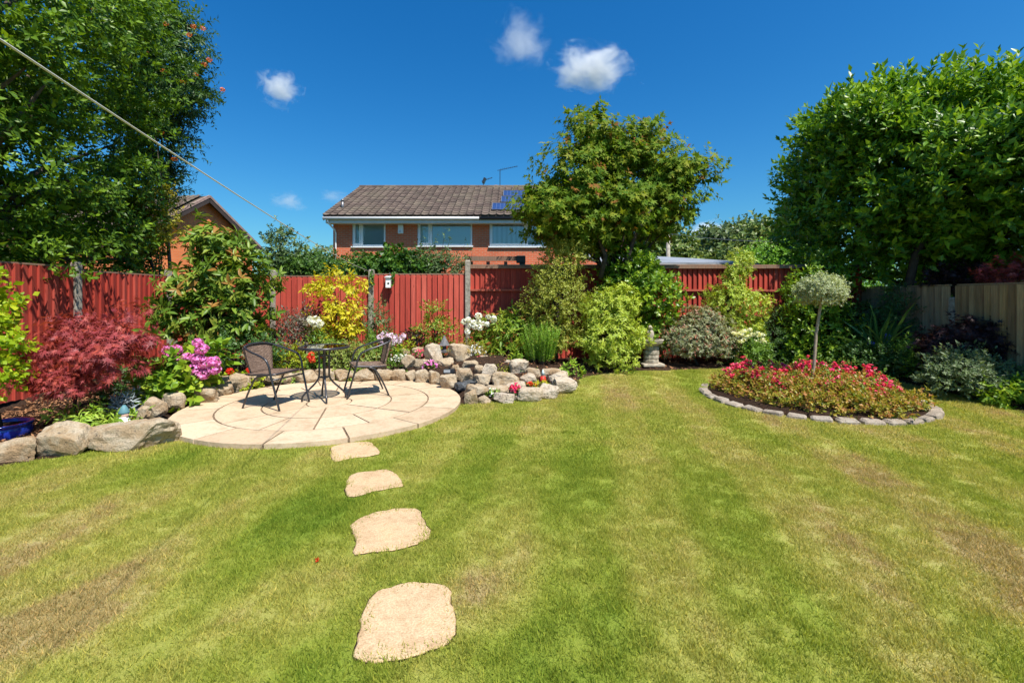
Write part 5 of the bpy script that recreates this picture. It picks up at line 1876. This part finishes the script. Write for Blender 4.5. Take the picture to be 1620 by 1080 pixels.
shrub('euonymus', 'low variegated euonymus cushion behind the table', 545, 7.9, [(490, 540, 560, 590, 0), (540, 545, 610, 592, 0)], M_EUON, 'shrub', clumps=190, per=4, rc=.08, n=6, L=.035, W=.022, seed=64)
shrub('hebe', 'rounded yellow-green hebe just behind the left chair', 455, 7.85, [(425, 550, 490, 592, 0)], M_LIMECLUMP, 'shrub', clumps=130, per=4, rc=.07, n=7, L=.03, W=.014, shoot=.06, seed=65, up=.8)
t, C, pos, d = shrub('geranium', 'red geranium showing between the table legs', 498, 7.75, [(485, 565, 512, 592, 0)], M_GREEN, 'flower', clumps=20, per=3, rc=.05, n=5, L=.04, W=.035, seed=66, stem=0)
heads(t, flower_mesh('flower_head', F_RED, .04, 36, .02, 6), [P(px, py, 7.6) for px, py in ((492, 559), (494, 568), (490, 565))], .006)
t, C, pos, d = shrub('phlox', 'lilac-pink phlox behind the right chair', 615, 8.15, [(575, 520, 625, 580, .1), (600, 535, 640, 585, 0)], M_GREEN, 'flower', clumps=110, per=3, rc=.09, n=7, L=.055, W=.018, shoot=.12, seed=67, stem=.006)
heads(t, flower_mesh('flower_head', F_LILAC, .06, 40, .026, 7), [P(px, py, 8.0) for px, py in ((600, 534), (608, 531), (617, 532), (625, 535), (632, 540), (636, 533), (622, 541), (606, 539))], .01)
shrub('tall_perennial', 'thin leafy perennial climbing beside the concrete post behind the right chair', 592, 8.5, [(575, 490, 612, 545, 0), (585, 475, 605, 520, .1)], M_ROSE, 'plant', clumps=50, per=3, rc=.08, n=7, L=.05, W=.02, shoot=.12, seed=68, stem=.008)
t, C, pos, d = shrub('candytuft', 'clump of small white flowers at the left end of the rock garden', 632, 7.75, [(612, 565, 648, 598, 0)], M_GREEN, 'flower', clumps=40, per=4, rc=.06, n=6, L=.03, W=.015, seed=69, stem=0)
scatter_petals('flowers', t, F_WHITE, np.array([P(g.uniform(618, 645), g.uniform(562, 572), 7.65) for _ in range(40)]), np.tile([[0, -.4, 1.]], (40, 1)), 5, .02, .016)
shrub('photinia', 'upright young shrub with reddish tips against the fence right of the white bird box', 685, 8.45, [(668, 480, 705, 520, 0), (652, 505, 722, 550, 0), (665, 530, 710, 560, 0)], M_REDTIP, 'shrub', clumps=150, per=3, rc=.08, n=6, L=.045, W=.024, shoot=.08, seed=70, tipf=.35)
shrub('heuchera', 'small dark crimson plant at the foot of the fence', 655, 8.3, [(646, 520, 668, 560, 0)], M_DARKACER, 'plant', clumps=30, per=3, rc=.06, n=6, L=.06, W=.02, seed=71, stem=0)
shrub('sedum', 'yellow-green cushion plant behind the top rocks', 642, 8.1, [(625, 543, 655, 562, 0)], M_LIMECLUMP, 'plant', clumps=40, per=3, rc=.05, n=7, L=.03, W=.015, seed=72, stem=0)
t, C, pos, d = shrub('white_rose', 'leafy rose bush with white blooms by the tall fence post', 758, 8.4, [(735, 520, 785, 570, 0), (745, 505, 780, 540, .1)], M_REDTIP, 'shrub', clumps=110, per=3, rc=.09, n=6, L=.05, W=.026, seed=73, tipf=.2)
heads(t, flower_mesh('flower_head', F_WHITE, .05, 36, .034, 8), [P(px, py, 8.2) for px, py in ((734, 512), (742, 506), (749, 510), (757, 508), (765, 512), (770, 514), (774, 501), (780, 503), (752, 518), (744, 515), (760, 518), (741, 524), (757, 502))], .01, (.7, 1.05))
shrub('heather', 'low orange-tinted heather carpet behind the rocks', 735, 8.05, [(705, 545, 765, 568, 0), (728, 548, 775, 568, 0)], M_HEATHER, 'plant', clumps=110, per=4, rc=.06, n=8, L=.025, W=.008, shoot=.07, seed=74, up=.9, stem=0)
shrub('spotted_laurel', 'yellow-green shrub with pointed leaves left of the rosemary', 805, 8.3, [(775, 500, 835, 560, 0), (780, 540, 825, 575, -.2), (800, 490, 840, 530, .2)], M_REDTIP, 'shrub', clumps=130, per=3, rc=.09, n=7, L=.085, W=.028, shoot=.07, seed=75, tipf=.15, droop=.25)
shrub('seedling', 'small pale rosette between the rocks and the rosemary', 815, 7.75, [(808, 562, 824, 580, 0)], M_HYDRANGEA, 'plant', clumps=6, per=2, rc=.03, n=6, L=.06, W=.022, seed=76, stem=0)
shrub('hosta', 'bright green low clump at the right end of the rocks', 905, 7.5, [(893, 578, 920, 600, 0)], M_FERN, 'plant', clumps=16, per=2, rc=.05, n=6, L=.07, W=.045, seed=77, stem=0)
# rosemary: a sheaf of upright needle-leaved stems
rb = Vector(ground_at(855, 7.85))
ro = thing('rosemary', 'fresh green rosemary bush of upright spiky stems behind the rocks', 'shrub', rb)
g = np.random.default_rng(77)
sp, sd = [], []
stem_mb = MB()
for k in range(120):
    a = g.uniform(0, 6.28)
    r = np.sqrt(g.random())
    b = np.array([r * .22 * np.cos(a), r * .16 * np.sin(a), 0])
    top = np.array([r * .40 * np.cos(a) + g.normal(0, .03), r * .28 * np.sin(a), g.uniform(.55, .74) * (1 - .25 * r * r)])
    for j in range(9):
        tt = .12 + .88 * j / 9
        p = b + (top - b) * tt
        sp.append(p)
        sd.append(top - b + [0, 0, .2])
    if k % 3 == 0:
        stem_mb.tube([Vector(b), Vector(top)], [.005, .002], 4)
link('foliage', leaves_mesh('foliage', M_ROSEM, np.array(sp), np.array(sd), 13, .032, .0065, 'ov', .085, 62, 30, .0, .3, 78), ro)
part('stem', stem_mb, DBARK, ro, world=False)

# ------------------------------------------------------------------ big shrubs of the back bed
shrub('variegated_holly', 'tall loose gold-variegated evergreen overlapping the tall red fence', 880, 8.3, [(848, 400, 915, 470, 0), (835, 440, 925, 520, 0), (860, 385, 905, 425, .1), (840, 500, 915, 560, -.1), (870, 380, 930, 430, .1)], M_HOLLY, 'shrub',
      clumps=609, per=4, rc=.1, n=7, L=.042, W=.02, shoot=.09, seed=81, lump=.25, nl=24, stem=.03)
shrub('pieris', 'rounded yellow-variegated pieris hanging over the lawn edge', 965, 8.0, [(925, 460, 1005, 530, 0), (915, 500, 1018, 570, -.1), (930, 540, 1000, 588, -.2), (960, 455, 1010, 510, .1)], M_PIERIS, 'shrub',
      clumps=623, per=3, rc=.1, n=8, L=.062, W=.02, shoot=.04, seed=82, a0=88, a1=50, droop=.2, nl=18, stem=.025)
shrub('camellia', 'glossy bright green camellia behind the stone bird bath', 1010, 8.6, [(955, 405, 1040, 470, 0), (985, 430, 1075, 510, -.1), (995, 490, 1070, 555, 0), (950, 440, 1010, 500, 0), (985, 395, 1035, 430, .1)], M_CAMELLIA, 'shrub',
      clumps=522, per=3, rc=.1, n=6, L=.07, W=.042, shoot=.08, seed=83, nl=20, stem=.03)
shrub('pieris', 'broad dusky pieris with cream and pink margins right of the bird bath', 1105, 8.2, [(1050, 505, 1130, 575, 0), (1095, 510, 1165, 575, 0), (1080, 488, 1145, 540, .1)], M_WHITEVAR, 'shrub',
      clumps=551, per=3, rc=.09, n=8, L=.058, W=.02, shoot=.03, seed=84, a0=88, a1=50, droop=.1, nl=18, stem=.02, tipf=.2, low=-.6)
shrub('pieris', 'tall yellow-green pieris with a narrow leader above the fence', 1165, 8.5, [(1120, 450, 1180, 500, 0), (1140, 455, 1210, 530, 0), (1150, 400, 1185, 460, .1), (1145, 425, 1178, 470, .1), (1140, 500, 1205, 560, -.1), (1165, 400, 1188, 425, .1)], M_PIERIS, 'shrub',
      clumps=478, per=3, rc=.09, n=8, L=.058, W=.019, shoot=.04, seed=85, a0=88, a1=50, droop=.1, nl=22, stem=.02, tipf=.0)
t, C, pos, d = shrub('shasta_daisy', 'cluster of cream-white daisies on leafy stems at the back of the lawn', 1185, 8.15, [(1158, 535, 1212, 582, 0)], M_GREEN, 'flower', clumps=159, per=3, rc=.08, n=7, L=.06, W=.02, shoot=.1, seed=86, stem=.006, up=.7)
heads(t, flower_mesh('flower_head', F_CREAM, .05, 30, .032, 9, flat=.4), [P(px, py, 8.0) for px, py in ((1166, 534), (1174, 529), (1182, 533), (1190, 527), (1198, 532), (1205, 536), (1163, 528), (1188, 522), (1200, 526), (1180, 525), (1206, 530), (1170, 526), (1178, 538), (1192, 539), (1170, 541), (1201, 541), (1186, 530), (1209, 540))], .012, (.7, 1.05))
shrub('grey_conifer', 'dull grey-green bush in the shade right of the daisies', 1222, 8.55, [(1195, 490, 1240, 560, 0), (1205, 530, 1245, 580, -.1)], M_DKGREEN, 'shrub', clumps=159, per=4, rc=.1, n=7, L=.04, W=.012, seed=87)
shrub('laurel_shrub', 'tall bushy laurel in the corner, partly sunlit, behind the small standard tree', 1290, 8.45, [(1245, 430, 1320, 510, 0), (1235, 490, 1350, 580, 0), (1280, 405, 1335, 460, .1), (1240, 540, 1330, 590, -.1)], M_CAMELLIA, 'shrub',
      clumps=609, per=3, rc=.11, n=7, L=.075, W=.034, shoot=.09, seed=88, nl=20, stem=.03)
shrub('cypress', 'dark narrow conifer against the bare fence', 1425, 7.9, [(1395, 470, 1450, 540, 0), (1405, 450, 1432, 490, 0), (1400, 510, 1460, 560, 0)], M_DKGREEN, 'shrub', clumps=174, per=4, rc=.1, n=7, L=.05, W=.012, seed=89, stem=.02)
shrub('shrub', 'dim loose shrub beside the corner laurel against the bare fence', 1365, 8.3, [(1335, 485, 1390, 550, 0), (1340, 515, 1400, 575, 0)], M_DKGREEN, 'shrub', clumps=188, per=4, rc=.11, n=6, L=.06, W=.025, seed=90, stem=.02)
a_, b_, c_ = ground_at(1390, 7.7), None, None
aga = thing('agapanthus', 'clump of arching strap leaves with a few blue flowers in the shady bed', 'plant', ground_at(1388, 7.75))
g = np.random.default_rng(91)
dd = unit(np.stack([g.normal(0, .55, 60), g.normal(0, .55, 60), np.ones(60)], 1))
me = leaves_mesh('foliage', M_STRAP, np.stack([g.normal(0, .08, 60), g.normal(0, .08, 60), np.full(60, .25)], 1), dd, 1, .75, .03, 'strap', 0, 5, 20, .15, .3, 92)
link('foliage', me, aga)
heads(aga, flower_mesh('flower_head', F_BLUE, .035, 30, .025, 11), [P(px, py, 7.65) for px, py in ((1404, 533), (1378, 543), (1402, 543))], .005)
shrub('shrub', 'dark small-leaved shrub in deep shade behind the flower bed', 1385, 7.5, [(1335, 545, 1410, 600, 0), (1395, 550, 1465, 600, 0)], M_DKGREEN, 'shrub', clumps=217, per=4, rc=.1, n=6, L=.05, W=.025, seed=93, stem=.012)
shrub('dwarf_conifer', 'blue-green upright dwarf conifer in the shade by the dark acer', 1440, 7.4, [(1410, 545, 1470, 605, 0), (1430, 535, 1455, 570, 0)], M_ROSEM, 'shrub', clumps=174, per=4, rc=.08, n=8, L=.04, W=.01, seed=94, stem=.012)
shrub('purple_acer', 'low spreading blackish purple acer under the bare fence', 1530, 6.7, [(1465, 520, 1540, 575, 0), (1510, 512, 1605, 575, 0), (1560, 540, 1625, 590, -.1)], M_DARKACER, 'shrub', clumps=290, per=4, rc=.1, n=6, L=.08, W=.07, shape='palm7', shoot=.08, seed=95, droop=.6, stem=.02, up=.1)
shrub('euonymus', 'spreading grey-green shrub at the shady right lawn edge', 1540, 6.3, [(1470, 560, 1560, 625, 0), (1530, 570, 1610, 632, -.1), (1500, 550, 1550, 590, .1)], LM('grey_green_leaf', [(.08, .14, .05), (.12, .18, .07)], margin=(.26, .30, .18), mthr=.7), 'shrub', clumps=377, per=4, rc=.09, n=7, L=.045, W=.018, seed=96, stem=.014)
shrub('shrub', 'low leafy plant at the right edge of the lawn', 1600, 5.85, [(1565, 615, 1640, 650, 0), (1610, 600, 1670, 650, 0)], M_HYDRANGEA, 'shrub', clumps=130, per=3, rc=.08, n=6, L=.07, W=.03, seed=97, stem=.006)

# ------------------------------------------------------------------ the round flower bed
az_b = []
g = random.Random(5)
for k in range(15):
    a = 2 * math.pi * k / 15 + g.uniform(-.1, .1)
    r = .94 + g.uniform(-.07, .07)
    r -= .14 * max(0, -math.cos(a))
    az_b.append((IC[0] + r * math.cos(a), IC[1] + r * math.sin(a), .075, .29, .29, .12 + g.uniform(-.03, .04)))
for k in range(9):
    a = 2 * math.pi * k / 9 + .2
    az_b.append((IC[0] + .52 * math.cos(a), IC[1] + .52 * math.sin(a), .14, .28, .28, .15 + g.uniform(-.02, .04)))
az_b.append((IC[0], IC[1], .15, .35, .35, .16))
plant('azalea_carpet', 'bronze and yellow-green carpet of low azaleas filling the round bed', 'shrub', (IC[0], IC[1], .05), az_b, M_AZALEA, clumps=1500, per=4, rc=.07, n=7, L=.038, W=.02, shoot=.05, seed=101, up=.6, tipf=.25, stem=.008, nl=20, low=-.3, rmin=.7)
fu = thing('fuchsia', 'bright pink-red fuchsia flowers in the middle of the round bed', 'flower', (IC[0], IC[1] + .1, .08))
fb = []
for x, y, z, r in ((-.72, .42, .38, .16), (-.45, .55, .46, .15), (-.30, .30, .43, .18), (-.62, .1, .36, .15), (-.12, .10, .37, .15), (.25, .35, .47, .16), (.50, .22, .47, .16), (.36, -.05, .40, .18),
                   (.72, .05, .47, .14), (.80, -.2, .37, .15), (.12, .20, .41, .15), (.5, -.35, .36, .15), (.15, -.28, .35, .15), (-.25, -.12, .34, .14), (.35, -.58, .31, .13), (.72, -.45, .33, .13), (.05, -.5, .29, .12), (-.5, -.2, .31, .13)):
    fb.append((IC[0] + x, IC[1] + y, z - .10, r, r, .13))
C, pos, d = crown_points(fb, 150, 3, .06, 103)
link('foliage', leaves_mesh('foliage', M_GREEN, pos - np.array(fu.location), d, 5, .035, .02, 'ov', .05, 80, 30, .2, .3, 104), fu)
C, pos, d = crown_points(fb, 370, 2, .06, 105, rmin=.9, rmax=1.15)
scatter_petals('flowers', fu, F_FUCHSIA, pos, d * .3 + np.array([0, -.1, -.6]), 7, .044, .028, 60, 25, .1, 106)
sb = Vector((IC[0] + .03, IC[1] - .02, .1))
sd_ = thing('standard_tree', 'small lollipop standard tree with pale variegated head in the round bed', 'tree', sb)
top = P(1299, 478, 6.3)
part('trunk', MB().tube([sb - Vector((0, 0, .05)), sb.lerp(top, .3) + Vector((.015, 0, 0)), sb.lerp(top, .65) + Vector((-.01, 0, 0)), top, top + Vector((.0, 0, .12))], [.024, .021, .019, .018, .012], 8), simple('pale_bark', (.34, .27, .20), .9, vary=.35, scale=20), sd_, smooth=True)
C, pos, d = crown_points([B(1264, 452, 1320, 482, 6.3), B(1282, 442, 1334, 480, 6.3), B(1272, 440, 1322, 474, 6.2)], 620, 4, .05, 107, rmin=.6, low=-.6)
link('crown', leaves_mesh('crown', M_STDVAR, pos - np.array(sb), d, 7, .026, .014, 'ov', .04, 80, 30, .1, .3, 108), sd_)

# ------------------------------------------------------------------ little plants among the rocks
def tiny(name, label, px, py, w, mat, fl=None, n=16, Y=None, h=None, cat='flower', nf=14, fs=.022, seed=1, **kw):
    Y = Y or rowD(py) - .12
    c = P(px, py - 1, Y)
    r = w / 2 / F * Y
    hh = (h or w * .6) / F * Y
    k = dict(clumps=n, per=3, rc=.03, n=5, L=.028, W=.016, shoot=.03, stem=0)
    k.update(kw)
    t, C, pos, d = plant(name, label, cat, (c.x, c.y, c.z - hh * .4), [(c.x, c.y, c.z, r, r * .8, hh * .6)], mat, seed=seed, **k)
    if fl:
        g = np.random.default_rng(seed)
        dd = sphere_dirs(nf, g)
        dd[:, 2] = np.abs(dd[:, 2])
        dd[:, 1] = -np.abs(dd[:, 1])
        p = np.array([c.x, c.y, c.z]) + dd * np.array([r, r * .8, hh * .75])
        scatter_petals('flowers', t, fl, p, dd + [0, -.3, .4], 6, fs, fs * .8, seed=seed)
    return t


tiny('begonia', 'crimson begonia tucked high among the left rocks', 664, 564, 20, M_GREEN, F_BEGONIA, nf=26, seed=121, fs=.03)
tiny('begonia', 'pink begonia below the crimson one, above the dark solar light', 682, 582, 22, M_GREEN, F_PINK, nf=16, seed=122, fs=.03)
tiny('alyssum', 'white alyssum carpet on top of the rock garden', 751, 564, 36, M_BLUEGREY, F_WHITE, nf=46, seed=123, fs=.018, n=40)
tiny('begonia', 'dark red and white begonia right of the white alyssum', 759, 571, 16, M_GREEN, F_BEGONIA, nf=18, seed=124, fs=.028)
tiny('marigold', 'orange flowers under the dark red begonia', 769, 576, 14, M_GREEN, F_ORANGE, nf=14, seed=125)
tiny('moss_cushion', 'yellow-green mossy cushion between the pale rocks', 792, 589, 34, M_LIMECLUMP, None, n=60, seed=126, L=.016, W=.008, h=14, cat='plant')
tiny('begonia', 'small white and red begonia at the foot of the tallest pale rock', 822, 590, 12, M_GREEN, F_WHITE, nf=12, seed=127)
tiny('begonia', 'red flowers at the front of the rocks beside the yellow sedum', 839, 613, 14, M_GREEN, F_RED, nf=18, seed=128, fs=.03)
tiny('stonecrop', 'mat of bright yellow-green sedum in the front rocks', 855, 612, 26, M_LIMECLUMP, F_YELLOW, n=50, seed=129, L=.016, W=.009, h=12, cat='plant', nf=40, fs=.012)
tiny('begonia', 'magenta and pink begonia in the front row of rocks', 815, 621, 16, M_GREEN, F_FUCHSIA, nf=24, seed=130, fs=.03, h=16)
tiny('primula', 'white-flowered little plant with bright leaves at the front of the rocks', 780, 627, 16, M_FERN, F_WHITE, nf=8, seed=131, h=15)
tiny('alpine', 'small dark green alpine on the rocks below the rosemary', 846, 592, 16, M_DKGREEN, None, seed=132, cat='plant')
# low green cushions in front of the edging rocks on the patio rim
for i, (px, py, w, lab) in enumerate(((462, 600, 34, 'bright green creeper over the rocks behind the left chair'), (525, 597, 24, 'green tuft on the rocks behind the table'), (556, 597, 40, 'green creeper over the rocks behind the right chair'), (388, 612, 34, 'green tuft on the patio rim left of the left chair'))):
    c = G(px, py + 4, .05)
    tiny('creeper', lab, px, py, w, M_LIMECLUMP if i % 2 else M_FERN, None, n=34, Y=c.y + .05, cat='plant', seed=140 + i)

# ------------------------------------------------------------------ ornaments
STONE = simple('weathered_stone', (.38, .33, .26), .95, vary=.4, scale=16, spec=.1, bumpy=.8)
DSTONE = simple('dark_stone', (.10, .10, .105), .8, vary=.4, scale=20, bumpy=.5)
bb = Vector(ground_at(1030, 8.1))
bath = thing('bird_bath', 'stone bird bath on a stacked stone pillar at the back edge of the lawn', 'bird bath', bb)
part('plinth', MB().box((0, 0, .02), (.38, .38, .05)), STONE, bath, world=False, bevel=.01)
for k in range(4):
    mb = MB().lathe([(.115, 0), (.135, .012), (.135, .062), (.115, .074)], (0, 0, .045 + k * .075), 12, jit=.05)
    part('stone', mb, STONE, bath, world=False)
part('bowl', MB().lathe([(.12, .345), (.21, .40), (.235, .46), (.20, .462), (.17, .43), (.05, .415)], n=8), STONE, bath, world=False, bevel=.006)
st = thing('statue', 'small pale stone figure standing on the bird bath', 'statue', bb + Vector((-.02, 0, .415)))
mb = MB().lathe([(.03, 0), (.06, .02), (.055, .08), (.075, .13), (.06, .19), (.03, .225)], n=12)
part('body', mb, STONE, st, world=False, smooth=True)
part('head', MB().lathe([(.012, .21), (.04, .235), (.042, .26), (.02, .295)], (.0, -.02, 0), 10).box((0, -.07, .262), (.02, .05, .02), taper=.5), STONE, st, world=False, smooth=True)

c = P(703, 556, 7.95)
pg = thing('stone_pagoda', 'small grey pointed pagoda ornament on top of the rock garden', 'ornament', c - Vector((0, 0, .02)))
part('base', MB().box((0, 0, .03), (.12, .12, .06)), DSTONE, pg, world=False, bevel=.006)
part('pillar', MB().lathe([(.035, .06), (.03, .10), (.04, .13)], n=10), DSTONE, pg, world=False)
part('roof', MB().lathe([(.10, .13), (.085, .15), (.045, .22), (.02, .28), (.012, .30)], n=8), simple('grey_stone', (.15, .145, .15), .9, vary=.4, scale=25, bumpy=.5), pg, world=False)

c = P(711, 590, 7.2)
sl_ = thing('solar_light', 'dark square solar garden light lying on the rocks beside the patio', 'garden light', c)
mb = MB().box((0, 0, .035), (.19, .13, .07), taper=.85)
part('body', mb, BLACKP, sl_, world=False, bevel=.01)
part('lens', MB().box((-.03, -.062, .04), (.10, .008, .045), rx=-.12), simple('grey_lens', (.3, .31, .33), .2), sl_, world=False)
part('knob', MB().lathe([(.014, .07), (.014, .095)], n=10), BLACKP, sl_, world=False)

c = Vector((P(197, 672, 4.82).x, 4.82, P(0, 681, 4.82).z))
gn = thing('garden_gnome', 'little white bearded gnome with a teal hat behind the long boulder', 'ornament', c)
part('body', MB().lathe([(.05, 0), (.062, .03), (.055, .09), (.035, .14)], n=14), simple('gnome_white', (.72, .72, .70), .6), gn, world=False, smooth=True)
part('head', MB().lathe([(.01, .125), (.038, .145), (.04, .17), (.03, .195)], n=14), simple('gnome_skin', (.55, .36, .27), .6), gn, world=False, smooth=True)
part('beard', MB().lathe([(.008, .075), (.03, .11), (.034, .15)], (0, -.02, 0), 12), simple('gnome_beard', (.78, .78, .77), .7), gn, world=False, smooth=True)
part('hat', MB().lathe([(.048, .18), (.05, .195), (.034, .235), (.012, .27)], (-.01, .005, 0), 14), simple('gnome_teal', (.10, .24, .27), .6), gn, world=False, smooth=True)

c = P(859, 604, 6.98)
gr = thing('gnome', 'tiny gnome in a red coat with pale pointed hat among the right rocks', 'ornament', c)
part('body', MB().lathe([(.045, 0), (.055, .02), (.035, .09)], n=12), simple('gnome_red', (.55, .03, .02), .5), gn if False else gr, world=False, smooth=True)
part('head', MB().lathe([(.01, .08), (.026, .095), (.022, .125)], n=12), simple('gnome_face', (.58, .38, .28), .6), gr, world=False, smooth=True)
part('hat', MB().lathe([(.03, .115), (.016, .16), (.004, .19)], n=12), simple('gnome_pale_hat', (.55, .66, .66), .6), gr, world=False, smooth=True)

c = P(615.5, 446, 8.9)
bx_ = thing('bird_box', 'white bird box hung near the top of the red back fence', 'bird box', (c.x, 8.965, c.z - .115))
part('box', MB().box((0, -.085, .1), (.095, .13, .2)), WHITE, bx_, world=False, bevel=.004)
part('roof', MB().box((0, -.09, .215), (.12, .17, .018), rx=.15), simple('bird_box_roof', (.65, .66, .66), .6), bx_, world=False)
part('entrance', MB().tube([(0.008, -.1495, .085), (.008, -.153, .085)], .02, 12), BLACKP, bx_, world=False)
part('hook', MB().tube([(0, -.02, .21), (0, -.01, .29), (0, .0, .30)], .006, 6), GALV, bx_, world=False)

# bark chips on the sunny soil of the left bed, dead leaves elsewhere
g = np.random.default_rng(33)
n = 5200
q = np.stack([g.uniform(-6.6, 6.6, n), g.uniform(3.9, 8.85, n)], 1)
keep = (poly_sd(q, LP) < -.04) & (np.hypot(q[:, 0] - PC[0], q[:, 1] - PC[1]) > PR + .2)
q = q[keep]
ql = np.stack([g.uniform(-6.5, -4.0, 2600), g.uniform(4.3, 6.4, 2600)], 1)
ql = ql[(poly_sd(ql, LP) < -.15) & (np.hypot(ql[:, 0] - PC[0], ql[:, 1] - PC[1]) > PR + .25)]
q = np.concatenate([q, ql])
z = soil_h(q[:, 0], q[:, 1]) + .012
dirs = unit(np.stack([g.normal(0, .5, len(q)), g.normal(0, .5, len(q)), np.ones(len(q))], 1))
CHIP = LM('bark_chip', [(.10, .05, .025), (.20, .10, .05), (.30, .15, .075), (.16, .08, .045)], transl=.0, rough=.9, spec=.1)
tag(link('bark_chips', leaves_mesh('bark_chips', CHIP, np.column_stack([q, z]), dirs, 2, .045, .02, 'ov', .01, 85, 80, .0, .4, 34)), kind='stuff')

# a fallen red petal on the grass
c = G(502, 892)
tag(link('fallen_petals', flower_mesh('fallen_petals', F_RED, .006, 5, .012, 15), None, (c.x, c.y, .022)), 'small red petals fallen on the lawn left of the stepping stones', 'petals')
